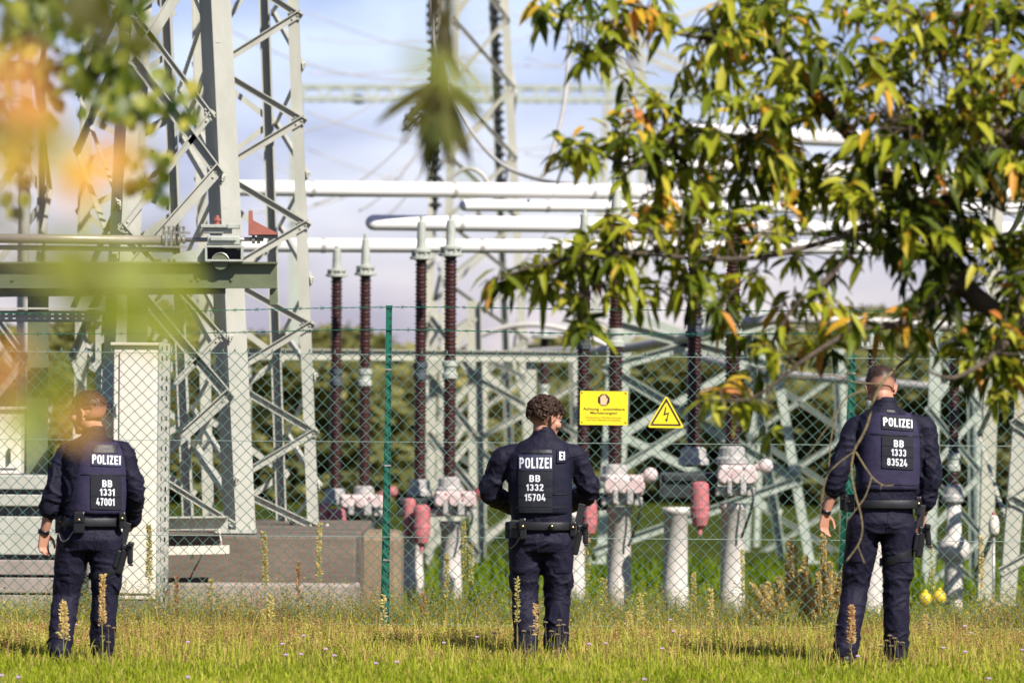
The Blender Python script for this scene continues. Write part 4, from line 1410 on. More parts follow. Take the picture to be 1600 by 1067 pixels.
def wrinkle(me, spots, base_amp, seed, sx=1.0, sz=1.6, k=9):
    """Push the cloth along its normals into ridges, strongest near the joints in spots (point, radius, amp)."""
    me.update()
    nm = [v.normal.copy() for v in me.vertices]
    co = [v.co.copy() for v in me.vertices]
    for i, v in enumerate(me.vertices):
        p = co[i]
        a = base_amp
        for c, r, am in spots:
            d = (p - c).length / r
            if d < 1: a += am * (1 - d * d)
        v.co = p + nm[i] * (fold(p, k, sx, sz, seed) * a)
    me.update()


def hand(mb, wrist, tip_dir, palm_n, side, curl=.5, scale=1.0):
    """Palm and five bent fingers as limbs added to the body. side: unit vector towards the thumb."""
    d = tip_dir.normalized()
    n = (palm_n - d * palm_n.dot(d)).normalized()
    t = (side - d * side.dot(d) - n * side.dot(n)).normalized()
    S = scale
    pc = wrist + d * .05 * S
    # palm as a row of thick strands
    for o in (-.028, -.010, .010, .028):
        mb.limb([wrist + t * o * .6 * S, wrist + d * .085 * S + t * o * S], [.015 * S, .0125 * S], 8, 3)
    for o, L, c in ((.030, .070, .85), (.0105, .079, 1.0), (-.0095, .073, 1.1), (-.028, .057, 1.25)):
        p = wrist + d * .088 * S + t * o * S
        pts = [p]
        an = 0
        for fr in (.42, .32, .26):
            an += curl * c * .75
            p = p + (d * math.cos(an) + n * math.sin(an)) * L * fr * S
            pts.append(p)
        mb.limb(pts, [.0098 * S, .0092 * S, .0084 * S, .0070 * S], 8, 3)
    b = wrist + d * .022 * S + t * .030 * S
    pts = [b, b + (d * .55 + t * .75 + n * .25).normalized() * .036 * S]
    pts.append(pts[-1] + (d * .85 + t * .25 + n * .4).normalized() * .032 * S)
    pts.append(pts[-1] + (d * .9 - t * .1 + n * .45).normalized() * .024 * S)
    mb.limb(pts, [.015 * S, .0115 * S, .0098 * S, .0078 * S], 8, 3)


def officer(o):
    D = o['D']
    s = FPX / D
    fx, fy = o['foot']
    g = W(fx, fy, D)
    base = Vector((g.x, D, 0))
    root = empty('person', base, o['label'], 'person')

    def J(k):
        v = o[k] if isinstance(k, str) else k
        return W(v[0], v[1], D) + Vector((0, v[2] if len(v) > 2 else 0, 0))

    yaw = o.get('yaw', 0)
    rot = Matrix.Rotation(yaw, 3, 'Z')
    waist, chest, neck, pel = J('waist'), J('chest'), J('neck'), J('pelvis')
    hx, hd = J('head'), Vector(o['face']).normalized()
    shL, shR, elL, elR, wrL, wrR = (J(k) for k in ('shL', 'shR', 'elL', 'elR', 'wrL', 'wrR'))
    hipL, hipR, knL, knR, anL, anR = (J(k) for k in ('hipL', 'hipR', 'knL', 'knR', 'anL', 'anR'))
    anL.z = max(anL.z, .09); anR.z = max(anR.z, .09)
    # ---- the body: one surface, head to feet
    b = MB()
    b.loft([(pel + Vector((0, 0, -.06)), .12, .10, yaw, 2.2), (pel, .155, .115, yaw, 2.2), (waist, .14, .10, yaw, 2.2), (chest + Vector((0, 0, -.04)), .155, .11, yaw, 2.2), (chest + Vector((0, 0, .09)), .16, .11, yaw, 2.2), ((shL + shR) / 2 + Vector((0, 0, .03)), .13, .08, yaw, 2), (neck, .055, .055, yaw, 2)], 20)
    hc = hx.copy()
    hu = (Vector((0, 0, 1)) - hd * hd.z)
    hu.normalize()
    hr = hd.cross(hu).normalized()           # towards the person's right side of face
    HR = Matrix((hr, hd, hu)).transposed()   # local x right, y forward, z up
    HS = o.get('hs', 1.14)
    H = lambda x, y, z: hc + HR @ Vector((x * HS, y * HS, z * HS))
    b.limb([neck + Vector((0, .01, -.05)), neck + Vector((0, .01, .02)), H(0, -.012, -.055)], [.066, .060, .060], 16)
    b.ellipsoid(H(0, -.012, .028), tuple(v * HS for v in (.0745, .094, .088)), HR, 24, 16)
    b.ellipsoid(H(0, .018, -.018), tuple(v * HS for v in (.066, .074, .078)), HR, 20, 14)
    b.ellipsoid(H(0, .040, -.066), tuple(v * HS for v in (.050, .046, .046)), HR, 16, 12)
    b.ellipsoid(H(0, .066, -.094), tuple(v * HS for v in (.024, .022, .018)), HR, 12, 8)       # chin
    b.limb([H(0, .088, .020), H(0, .104, -.022)], [.009, .014], 10, 3)   # nose
    b.ellipsoid(H(-.011, .094, -.026), tuple(v * HS for v in (.009, .012, .008)), HR, 8, 6)
    b.ellipsoid(H(.011, .094, -.026), tuple(v * HS for v in (.009, .012, .008)), HR, 8, 6)
    b.limb([H(-.040, .072, .026), H(0, .086, .026), H(.040, .072, .026)], [.011, .012, .011], 10, 3)   # brow
    b.limb([H(-.020, .083, -.052), H(0, .089, -.052), H(.020, .083, -.052)], [.007, .009, .007], 8, 3)  # lips
    for sd in (-1, 1):
        b.ellipsoid(H(sd * .052, .052, -.022), tuple(v * HS for v in (.022, .026, .024)), HR, 10, 8)
        er = HR @ Matrix.Rotation(sd * R(-22), 3, 'Z')
        pts = [H(sd * .074, -.002, -.034), H(sd * .083, -.010, -.018), H(sd * .088, -.018, .006), H(sd * .085, -.008, .024), H(sd * .077, .004, .016)]
        b.limb(pts, [.0075, .0065, .0062, .0062, .005], 8, 3)
        b.ellipsoid(H(sd * .078, -.006, -.004), tuple(v * HS for v in (.007, .014, .022)), er, 8, 6)
    for sh, el, wr, hd_ in ((shL, elL, wrL, 'L'), (shR, elR, wrR, 'R')):
        b.limb([sh, sh.lerp(el, .5), el, el.lerp(wr, .35), wr], [.040, .040, .038, .042, .027], 14)
        hv = o.get('hand' + hd_)
        if hv:
            hand(b, wr, Vector(hv[0]), Vector(hv[1]), Vector(hv[2]), hv[3])
    for hp, kn, an, sd in ((hipL, knL, anL, -1), (hipR, knR, anR, 1)):
        b.limb([hp, kn, an], [.085, .058, .038], 14)
        b.limb([an + Vector((0, 0, -.03)), an + Vector((sd * .02, .13, -.055))], [.04, .03], 10)
    me = b.remeshed(.0052, 2)
    link('body', me, M['skin'], root)
    # eyes and lips
    for sd in (-1, 1):
        e = MB(); e.ellipsoid(H(sd * .031, .079, .008), tuple(v * HS for v in (.0115, .0105, .0085)), HR, 10, 8); ob = e.build('eye', M['eye'], root, True)
        e = MB(); e.ellipsoid(H(sd * .031, .0872, .008), tuple(v * HS for v in (.0052, .003, .0052)), HR, 8, 6); e.build('iris', M['sign_brown'], ob, True)
        e = MB(); e.limb([H(sd * .015, .0935, .0315), H(sd * .033, .0875, .036), H(sd * .048, .073, .032)], [.004, .0045, .003], 6, 3); e.build('eyebrow', o['hair'], root, True)
    e = MB(); e.limb([H(-.022, .0845, -.053), H(0, .0955, -.051), H(.022, .0845, -.053)], [.004, .0062, .004], 8, 3); e.build('mouth', M['lip'], root, True)
    # ---- hair
    hair(o, H, HR, root)
    # ---- trousers
    t = MB()
    hw = o.get('hipw', .185)
    t.loft([(pel + Vector((0, 0, -.09)), hw * .92, .125, yaw, 2.4), (pel + Vector((0, -.012, -.02)), hw, .142, yaw, 2.4), (pel.lerp(waist, .6) + Vector((0, 0, 0)), hw * .96, .132, yaw, 2.4), (waist + Vector((0, 0, -.01)), hw * .90, .122, yaw, 2.4)], 26)
    for hp, kn, an in ((hipL, knL, anL), (hipR, knR, anR)):
        mid = hp.lerp(kn, .5)
        cf = kn.lerp(an, .45)
        t.limb([hp + Vector((0, -.01, .02)), mid, kn, cf + Vector((0, -.015, 0)), an + Vector((0, 0, .0))], [.112, .103, .086, .084, .079], 18)
        # cargo pocket
        sd = -1 if hp is hipL else 1
        t.ellipsoid(mid + Vector((sd * .068, 0, -.07)), (.04, .07, .09), None, 12, 10)
    me = t.remeshed(.0085, 6)
    wrinkle(me, [(knL + Vector((0, -.05, 0)), .2, .007), (knR + Vector((0, -.05, 0)), .2, .007), ((hipL + hipR) / 2 + Vector((0, -.1, -.05)), .2, .006), (anL + Vector((0, 0, .06)), .22, .008), (anR + Vector((0, 0, .06)), .22, .008)], .0032, o['seed'], 1.0, 1.35, 8.5)
    tro = link('trousers', me, M['trouser'], root, True)
    # seams and pocket flaps
    tb = BVHTree.FromPolygons([v.co + base for v in me.vertices], [p.vertices[:] for p in me.polygons])

    def onto(bv, p, off):
        h = bv.ray_cast(Vector((p.x, D - 1.2, p.z)), Vector((0, 1, 0)))
        return (Vector((p.x, h[0].y - off, p.z)) if h[0] is not None else p)

    for kx, hp, kn in ((-1, hipL, knL), (1, hipR, knR)):
        m_ = hp.lerp(kn, .46) + Vector((kx * .035, 0, 0))
        wv, hv = .10, .035
        vs, fs = [], []
        for j in range(3):
            for i in range(6):
                q = m_ + Vector(((i / 5 - .5) * wv, 0, -(j / 2) * hv))
                vs.append(onto(tb, q, .008 - .004 * (j == 0)))
        for j in range(2):
            for i in range(5): fs.append((j * 6 + i, j * 6 + i + 1, j * 6 + i + 7, j * 6 + i + 6))
        pf = MB(); pf.add(vs, fs); pf.build('pocket_flap', M['trouser'], tro, True)
    sm = MB(); top = waist + Vector((o.get('seamx', 0), 0, -.05))
    sm.tube([onto(tb, top.lerp((hipL + hipR) / 2 + Vector((o.get('seamx', 0), 0, -.07)), k / 7), .0) for k in range(8)], .004, 6)
    sm.build('back_seam', M['trouser'], tro, True)
    # ---- boots
    for an, sd in ((anL, -1), (anR, 1)):
        m_ = MB()
        m_.limb([an + Vector((0, 0, .08)), an + Vector((0, 0, -.02))], [.058, .052], 14)
        m_.limb([an + Vector((0, -.035, -.045)), an + Vector((sd * .015, .08, -.045)), an + Vector((sd * .025, .15, -.055))], [.042, .043, .034], 12)
        m2 = m_.remeshed(.009, 3)
        for v in m2.vertices: v.co.z = max(v.co.z, an.z - .088)
        link('boot', m2, M['leather'], root, True)
    # ---- jacket
    j = MB()
    cw, ww = o.get('chestw', .205), o.get('waistw', .185)
    j.loft([(waist + Vector((0, 0, -.035)), ww, .135, yaw, 2.4), (waist + Vector((0, 0, .03)), ww * 1.02, .14, yaw, 2.4), (waist.lerp(chest, .5), (cw + ww) / 2, .145, yaw, 2.5), (chest, cw, .15, yaw, 2.6), (chest.lerp(neck, .45), cw * .97, .142, yaw, 2.5), (chest.lerp(neck, .78), cw * .74, .11, yaw, 2.2), (neck + Vector((0, 0, -.015)), .082, .078, yaw, 2), (neck + Vector((0, .006, .03)), .070, .068, yaw, 2)], 28)
    for sh, el, wr, cut in ((shL, elL, wrL, o['cutL']), (shR, elR, wrR, o['cutR'])):
        e = el.lerp(wr, cut)
        j.limb([sh.lerp(neck, .3) + Vector((0, 0, -.01)), sh, sh.lerp(el, .5), el, el.lerp(wr, cut * .6), e], [.058, .071, .071, .069, .069, .064 if cut > .9 else .068], 18)
        if cut < .95:
            dd = (wr - el).normalized()
            j.tube([e - dd * .05, e - dd * .045, e + dd * .01, e + dd * .012], [.066, .073, .072, .06], 18)
    me = j.remeshed(.0085, 5)
    wrinkle(me, [(elL, .22, .010), (elR, .22, .010), (shL.lerp(elL, .3), .2, .005), (shR.lerp(elR, .3), .2, .005), (waist, .2, .006)], .0036, o['seed'] + 5, 1.0, 1.3, 9.5)
    jac = link('jacket', me, M['cloth'], root, True)
    # collar
    c = MB()
    prof = [(.066, -.02), (.074, .0), (.070, .034), (.062, .036), (.060, .0)]
    vs, fs = [], []
    n = 28
    for r_, h in prof:
        for k in range(n):
            an = 2 * math.pi * k / n
            vs.append(neck + Vector((0, .006, .0)) + rot @ Vector((math.cos(an) * r_, math.sin(an) * r_, h + .010 * -math.sin(an))))
    for i in range(len(prof) - 1):
        for k in range(n): fs.append((i * n + k, i * n + (k + 1) % n, (i + 1) * n + (k + 1) % n, (i + 1) * n + k))
    c.add(vs, fs)
    c.build('collar', M['cloth'], jac, True)
    # ---- vest
    v = MB()
    vw = o.get('vestw', .185)
    vb, vt = J('vest_bottom'), J('vest_top')
    secs = []
    for t_, wx, wy in ((0, .96, .150), (.04, 1.0, .162), (.3, 1.02, .170), (.55, 1.0, .176), (.75, .93, .172), (.88, .82, .160), (.97, .66, .140), (1.0, .60, .120)):
        secs.append((vb.lerp(vt, t_), vw * wx, wy, yaw, 2.8))
    v.loft(secs, 32)
    me = v.remeshed(.010, 4)
    wrinkle(me, [(vb, .18, .003)], .0016, o['seed'] + 9, 1.0, 1.5, 7)
    ves = link('vest', me, o['vestmat'], root, True)
    jm, nv = jac.data, len(me.vertices)
    vbv = BVHTree.FromPolygons([q.co + base for q in me.vertices] + [q.co + base for q in jm.vertices], [p.vertices[:] for p in me.polygons] + [tuple(i + nv for i in p.vertices) for p in jm.polygons])

    def curved(x0, x1, y0, y1, off, th, shear=0.0, nx=14, nz_=10):
        """A fabric patch lying on the back of the vest; shear: pixels the right end sits lower."""
        vs, fs = [], []
        for lay in (0, 1):
            for jz in range(nz_ + 1):
                for i in range(nx + 1):
                    u = i / nx
                    q = W(x0 + (x1 - x0) * u, y0 + (y1 - y0) * jz / nz_ + shear * u, D)
                    vs.append(onto(vbv, q, off + th * (1 - lay)))
        N = (nx + 1) * (nz_ + 1)
        for jz in range(nz_):
            for i in range(nx):
                a = jz * (nx + 1) + i
                fs.append((a, a + 1, a + nx + 2, a + nx + 1))
                fs.append((N + a, N + a + nx + 1, N + a + nx + 2, N + a + 1))
        ring = [i for i in range(nx + 1)] + [jz * (nx + 1) + nx for jz in range(1, nz_ + 1)] + [nz_ * (nx + 1) + i for i in range(nx - 1, -1, -1)] + [jz * (nx + 1) for jz in range(nz_ - 1, 0, -1)]
        for a, b_ in zip(ring, ring[1:] + ring[:1]): fs.append((a, N + a, N + b_, b_))
        m_ = MB(); m_.add(vs, fs)
        return m_

    def lettering(txt, cx, cy, w, h, off, shear, parent, bold=.018, mat='letter'):
        me = stroke_text(txt, h / s, w / s)
        for q in me.vertices:
            px, py = cx + q.co.x * s, cy - q.co.y * s
            py += shear * (px - cx)
            q.co = onto(vbv, W(px, py, D), off + q.co.z)
        link('lettering', me, M[mat], parent)

    for p in o['patches']:
        x0, x1, y0, y1 = p['box']
        pm = curved(x0, x1, y0, y1, .002, .014 if p['name'] == 'shoulder_patch' else .005, p.get('shear', 0) * (x1 - x0)).build(p['name'], M[p.get('mat', 'patch')], root, False)
        for k in p.get('lines', ()):
            yy = y0 + (y1 - y0) * k
            curved(x0, x1, yy - .5, yy + .5, .0072, .0015, p.get('shear', 0) * (x1 - x0), 14, 1).build('seam', M['vest_dark'], pm)
        for tx in p['text']:
            lettering(tx[0], tx[1], tx[2], tx[3], tx[4], .018 if p['name'] == 'shoulder_patch' else .0090, p.get('shear', 0), pm, tx[5] if len(tx) > 5 else .018)
    # vest seams and drag strap
    for (x0, x1, y0, y1) in o['vest_lines']:
        curved(x0, x1, y0, y1, .001, .004, o.get('vshear', 0) * (x1 - x0), 16, 2).build('webbing', M['leather'], ves)
    # ---- belt
    bl = MB()
    bc = J('belt')
    bw, bd = o.get('beltw', .19), .150
    n = 36
    vs, fs = [], []
    prof = [(0, -.027), (.008, -.027), (.010, -.022), (.010, .022), (.008, .027), (0, .027)]
    for e, h in prof:
        for k in range(n):
            an = 2 * math.pi * k / n
            ca, sa = math.cos(an), math.sin(an)
            vs.append(bc + rot @ Vector(((bw + e) * math.copysign(abs(ca) ** .83, ca), (bd + e) * math.copysign(abs(sa) ** .83, sa), h)))
    for i in range(len(prof) - 1):
        for k in range(n): fs.append((i * n + k, i * n + (k + 1) % n, (i + 1) * n + (k + 1) % n, (i + 1) * n + k))
    bl.add(vs, fs)
    blo = bl.build('belt', M['leather'], root, True)
    for (px, py, w, h, dy, nm, tilt) in o['pouches']:
        q = W(px, py, D) + Vector((0, dy, 0))
        m_ = MB()
        rt = Matrix.Rotation(tilt, 3, 'Y')
        m_.box(q, (w / s, .055, h / s), rt, .008)
        m_.box(q + rt @ Vector((0, -.03, h / s * .22)), (w / s * .92, .012, h / s * .42), rt, .004)
        po = m_.build(nm, M['black'], root, False)
        m_ = MB(); m_.lathe([(.007, 0), (.007, .003), (.003, .005)], q + rt @ Vector((0, -.037, h / s * .12)), 10, OUT); m_.build('stud', M['brass'], po)
    # ---- holster on the right thigh
    hx0, hy0, dy = o['holster']
    q = W(hx0, hy0, D) + Vector((0, dy, 0))
    rt = Matrix.Rotation(o.get('htilt', R(10)), 3, 'Y')
    m_ = MB()
    m_.box(q + rt @ Vector((.0, 0, -.02)), (.045, .075, .17), rt, .012)
    m_.box(q + rt @ Vector((-.03, 0, -.01)), (.03, .12, .12), rt, .01)
    m_.box(q + rt @ Vector((.0, 0, .075)), (.052, .08, .04), rt, .01)
    m_.build('holster', M['black'], root)
    hol = root.children[-1]
    m_ = MB()
    m_.box(q + rt @ Vector((.042, -.02, .035)), (.036, .05, .115), rt @ Matrix.Rotation(R(-14), 3, 'Y'), .012)
    m_.box(q + rt @ Vector((.030, .0, .10)), (.034, .13, .032), rt, .006)
    m_.box(q + rt @ Vector((.062, -.02, -.025)), (.03, .045, .014), rt, .004)
    m_.build('pistol', M['black'], hol)
    m_ = MB(); m_.box(q + rt @ Vector((-.022, -.01, .155)), (.045, .012, .15), rt, .003); m_.build('drop_strap', M['leather'], hol)
    if 'strap' in o:
        x0, x1, y0, y1, hh = o['strap']
        vs, fs = [], []
        for jz in range(3):
            for i in range(13):
                u = i / 12
                vs.append(onto(tb, W(x0 + (x1 - x0) * u, y0 + (y1 - y0) * u + hh * (jz / 2 - .5) + 3 * math.sin(u * 3.1), D), .009 if jz == 1 else .005))
        for jz in range(2):
            for i in range(12): fs.append((jz * 13 + i, jz * 13 + i + 1, (jz + 1) * 13 + i + 1, (jz + 1) * 13 + i))
        m_ = MB(); m_.add(vs, fs); m_.build('thigh_strap', M['leather'], root, True)
    if 'coil' in o:
        m_ = MB(); m_.tube(spline([W(x, y, D) + Vector((0, dy_, 0)) for x, y, dy_ in o['coil']]), .0035, 6); m_.build('lanyard', M['bolt'], root, True)
    if 'watch' in o:
        for k in o['watch']:
            wr, el = (wrL, elL) if k == 'L' else (wrR, elR)
            d = (wr - el).normalized()
            m_ = MB(); m_.lathe([(.029, -.012), (.034, -.011), (.034, .011), (.029, .012)], wr - d * .012, 18, d); m_.box(wr - d * .012 + Vector((-.034, 0, 0)), (.012, .03, .03), None, .003); m_.build('wristband', M['black'], root, True)
    return root


def hair(o, H, HR, root):
    style = o['style']
    me_v, tint, F = [], [], []
    n, m = 56, 34
    thick = o['thick']
    for i in range(m + 1):
        th = math.pi * i / m
        for k in range(n):
            ph = 2 * math.pi * k / n
            d = Vector((math.sin(th) * math.cos(ph), math.sin(th) * math.sin(ph), math.cos(th)))
            up = max(0, min(1, (d.z + .75) / 1.15))
            t = .0035 + thick * up ** 1.3
            nz_ = noise.noise(d * 9 + Vector((o['seed'], 0, 0))) * .5 + noise.noise(d * 22) * .5
            t += thick * .38 * nz_ * up
            q = Vector((d.x * (.0755 + t), d.y * (.0950 + t) - .012, d.z * (.0890 + t) + .028))
            me_v.append(H(*q))
            tint.append(min(1, max(0, o['fade'][0] + (d.z - o['fade'][1]) * o['fade'][2] + nz_ * .22)))
    for i in range(m):
        for k in range(n):
            th = math.pi * (i + .5) / m
            ph = 2 * math.pi * (k + .5) / n
            d = Vector((math.sin(th) * math.cos(ph), math.sin(th) * math.sin(ph), math.cos(th)))
            # forehead, temples, ears and nape stay free
            low = -.62 if d.y < -.1 else (-.62 + (d.y + .1) * 1.15 if d.y < .45 else .30 + (d.y - .45) * .55)
            if abs(d.x) > .86 and d.z < -.02: low = max(low, .0)
            if d.z > low: F.append((i * n + k, i * n + (k + 1) % n, (i + 1) * n + (k + 1) % n, (i + 1) * n + k))
    link('hair', mesh_np(np.array([tuple(v) for v in me_v]), np.array(F), tint), o['hair'], root, True)
    ob = root.children[-1]
    if style == 'curls':
        lk = MB()
        tn = []
        random.seed(31)
        for q in range(520):
            while True:
                d = Vector((random.gauss(0, 1), random.gauss(0, 1), random.gauss(.3, 1))).normalized()
                low = (-.42 + .3 * random.random()) if d.y < .1 else (.0 if d.y < .35 else .22)
                if d.z > low: break
            r = Vector((d.x * (.078 + thick), d.y * (.098 + thick) - .012, d.z * (.092 + thick) + .028))
            side = d.cross(Vector((random.gauss(0, 1), random.gauss(0, 1), random.gauss(0, 1)))).normalized()
            L = random.uniform(.018, .05)
            r = r * random.uniform(.96, 1.055) if d.z > .1 else r * random.uniform(.93, .99)
            r += Vector((0, .006, .002)) * max(0, d.y)
            pts = []
            for k in range(6):
                a = k / 5
                w = d.cross(side)
                pts.append(H(*(r + side * (a - .5) * L + d * (.011 * math.sin(a * math.pi)) + w * .006 * math.sin(a * 7 + q))))
            n0 = len(lk.v)
            lk.tube(pts, [.0018, .0034, .0042, .0042, .0032, .0012], 5)
            tn += [random.choice((.62, .72, .8, .9))] * (len(lk.v) - n0)
        me = lk.mesh()
        a = me.attributes.new('tint', 'FLOAT', 'POINT'); a.data.foreach_set('value', np.array(tn, dtype=np.float32))
        link('curls', me, o['hair'], ob, True)
    else:
        lk = MB(); tn = []
        random.seed(int(o['seed'] * 10))
        for q in range(520):
            while True:
                d = Vector((random.gauss(0, 1), random.gauss(0, 1), random.gauss(.2, 1))).normalized()
                low = .1 if d.y < .2 else .34
                if d.z > low: break
            r = Vector((d.x * (.0765 + thick), d.y * (.096 + thick) - .012, d.z * (.090 + thick) + .028))
            v = Vector((0, .8, .25)) + Vector((random.gauss(0, .3), random.gauss(0, .3), random.gauss(0, .3)))
            v = (v - d * v.dot(d)).normalized() * .016 + d * .006
            n0 = len(lk.v)
            lk.tube([H(*(r - d * .004)), H(*(r + v * .6)), H(*(r + v))], [.0022, .002, .0006], 4)
            tn += [random.choice((.62, .74, .85, .95))] * (len(lk.v) - n0)
        me = lk.mesh()
        a = me.attributes.new('tint', 'FLOAT', 'POINT'); a.data.foreach_set('value', np.array(tn, dtype=np.float32))
        link('short_strands', me, o['hair'], ob, True)


P1 = dict(D=36.3, foot=(140, 1040), label='police officer with patch 47001 looking left, short hair, seen from behind', seed=1.3, yaw=R(15),
          pelvis=(144, 838), waist=(145, 808), chest=(147, 738), neck=(147, 676), head=(137, 646, .0), face=(-.88, .42, -.10),
          shL=(103, 710, .02), shR=(194, 709, -.01), elL=(86, 766, -.03), elR=(210, 766, .0), wrL=(68, 833, .03), wrR=(198, 826, .22),
          hipL=(115, 848, 0), hipR=(167, 848, .0), knL=(102, 934, .05), knR=(163, 932, .03), anL=(95, 1024, -.10), anR=(158, 1020, .06),
          handL=((-.05, .15, -1), (.5, -.75, 0), (.85, .5, 0), .62), cutL=.44, cutR=.75, hipw=.188, chestw=.205, waistw=.19, vestw=.182, beltw=.198,
          vest_bottom=(150, 803), vest_top=(156, 690), vestmat=M['vest'], seamx=.03,
          hair=hair_mat('light_brown_hair', (0.080, 0.037, 0.018)), thick=.007, style='short', fade=(.44, -.02, 1.5),
          patches=[dict(name='name_patch', box=(146, 192, 708, 726), shear=.055, mat='letter_plate', text=[('POLIZEI', 169, 717.5, 43, 14)]),
                   dict(name='number_patch', box=(145, 192, 741, 794), shear=.04, lines=(.62,), text=[('BB', 170.5, 754.5, 15, 11), ('1331', 170.5, 768, 22, 11, .006), ('47001', 167.5, 783, 27.5, 11.5)])],
          vest_lines=[(130, 203, 739, 740.5), (148, 186, 694, 706)], vshear=.03,
          belt=(146, 815), pouches=[(95, 818, 18, 30, .02, 'pouch', 0), (108, 817, 14, 26, -.06, 'pouch', 0), (127, 815, 17, 34, -.165, 'torch_pouch', 0), (193, 812, 10, 26, -.10, 'belt_keeper', 0)],
          holster=(192, 872, -.03), htilt=R(14), strap=(138, 186, 900, 888, 11), watch=('L',),
          coil=((118, 828, -.15), (108, 842, -.14), (99, 844, -.12), (93, 832, -.08)))
P2 = dict(D=37.1, foot=(846, 1032), label='police officer with dark curly hair and patch 15704, elbows bent forward', seed=4.1, yaw=R(-5),
          pelvis=(845, 842), waist=(846, 812), chest=(842, 742), neck=(850, 677), head=(852, 655, .01), face=(.80, .56, -.20),
          shL=(784, 716, .02), shR=(901, 714, .02), elL=(765, 769, .08), elR=(921, 768, .08), wrL=(800, 792, .34), wrR=(888, 790, .36),
          hipL=(820, 850, 0), hipR=(871, 850, 0), knL=(820, 928, .03), knR=(871, 928, .05), anL=(823, 1018, -.05), anR=(869, 1014, .06),
          handL=((.4, .9, .1), (.5, -.3, .8), (.3, -.1, .9), .7), handR=((-.4, .9, .1), (-.5, -.3, .8), (-.3, -.1, .9), .7), cutL=1.0, cutR=1.0, hipw=.192, chestw=.212, waistw=.195, vestw=.195, beltw=.200,
          vest_bottom=(845, 803), vest_top=(848, 698), vestmat=M['vest_dark'], seamx=.0,
          hair=hair_mat('dark_brown_curly_hair', (0.040, 0.019, 0.010)), thick=.006, style='curls', fade=(.74, -.05, .8),
          patches=[dict(name='name_patch', box=(810, 863, 710, 734), shear=.0, mat='letter_plate', text=[('POLIZEI', 836.5, 722.5, 50, 16.5)]),
                   dict(name='number_patch', box=(810, 863, 735, 800), shear=.0, mat='patch', lines=(.36, .62, .86), text=[('BB', 835.5, 746.5, 17, 10.5, .012), ('1332', 835.5, 760.5, 26.5, 10.5, .006), ('15704', 836, 776, 32, 11, .010)]),
                   dict(name='shoulder_patch', box=(870, 885, 702, 722), shear=.0, mat='vest_dark', text=[('EI', 878, 711.5, 8.5, 13, .02)])],
          vest_lines=[(811, 862, 702, 707), (806, 894, 790, 793), (864, 896, 770, 772)],
          belt=(845, 821), pouches=[(796, 828, 14, 26, .02, 'pouch', 0), (805, 826, 15, 30, -.08, 'pouch', R(3)), (817, 825, 11, 33, -.16, 'magazine_pouch', R(-4)), (800, 848, 12, 18, -.02, 'pouch', 0), (895, 826, 10, 24, -.06, 'belt_keeper', 0), (862, 822, 7, 9, -.16, 'belt_keeper', 0)],
          holster=(903, 842, .0), htilt=R(12), coil=((812, 838, -.17), (805, 850, -.12), (797, 856, -.08)))
P3 = dict(D=36.3, foot=(1360, 1040), label='tallest police officer at the right with patch 83524, rolled sleeves and head bowed', seed=7.7, yaw=R(5),
          pelvis=(1380, 812), waist=(1384, 780), chest=(1390, 706), neck=(1383, 631), head=(1377, 607, .04), face=(-.12, .86, -.50),
          shL=(1336, 670, .02), shR=(1446, 670, .02), elL=(1312, 733, -.02), elR=(1455, 745, .02), wrL=(1290, 802, .02), wrR=(1440, 815, .10),
          hipL=(1350, 826, 0), hipR=(1404, 826, 0), knL=(1337, 918, .06), knR=(1401, 918, .02), anL=(1320, 1018, -.04), anR=(1401, 1018, .04),
          handL=((-.12, .10, -1), (.55, -.7, .1), (.75, .55, 0), .60), handR=((-.1, .3, -1), (.2, .9, .1), (-.9, .2, 0), .9), cutL=.42, cutR=.55, hipw=.186, chestw=.215, waistw=.19, vestw=.200, beltw=.196,
          vest_bottom=(1386, 766), vest_top=(1391, 644), vestmat=M['vest'], seamx=.015,
          hair=hair_mat('short_dark_hair', (0.035, 0.018, 0.012)), thick=.006, style='short', fade=(.46, -.12, 1.5),
          patches=[dict(name='name_patch', box=(1375, 1426, 648, 669), shear=.085, mat='patch', text=[('POLIZEI', 1400.5, 660, 46, 13)]),
                   dict(name='number_patch', box=(1375, 1425, 680, 730), shear=.07, lines=(.3, .62), text=[('BB', 1401.5, 692.5, 15.5, 11), ('1333', 1401.5, 706.5, 23, 11, .006), ('83524', 1399, 721.5, 31.5, 11.5, .012)])],
          vest_lines=[(1358, 1440, 676, 677.5), (1384, 1414, 640, 646), (1344, 1438, 752, 753.2)], vshear=.06,
          belt=(1386, 787), pouches=[(1327, 786, 16, 28, .02, 'pouch', 0), (1318, 782, 10, 30, .05, 'pouch', 0), (1434, 790, 9, 30, -.04, 'belt_keeper', 0)],
          holster=(1438, 845, -.02), htilt=R(8), strap=(1374, 1424, 878, 862, 13), watch=('L',))
for p_ in (P1, P2, P3): officer(p_)


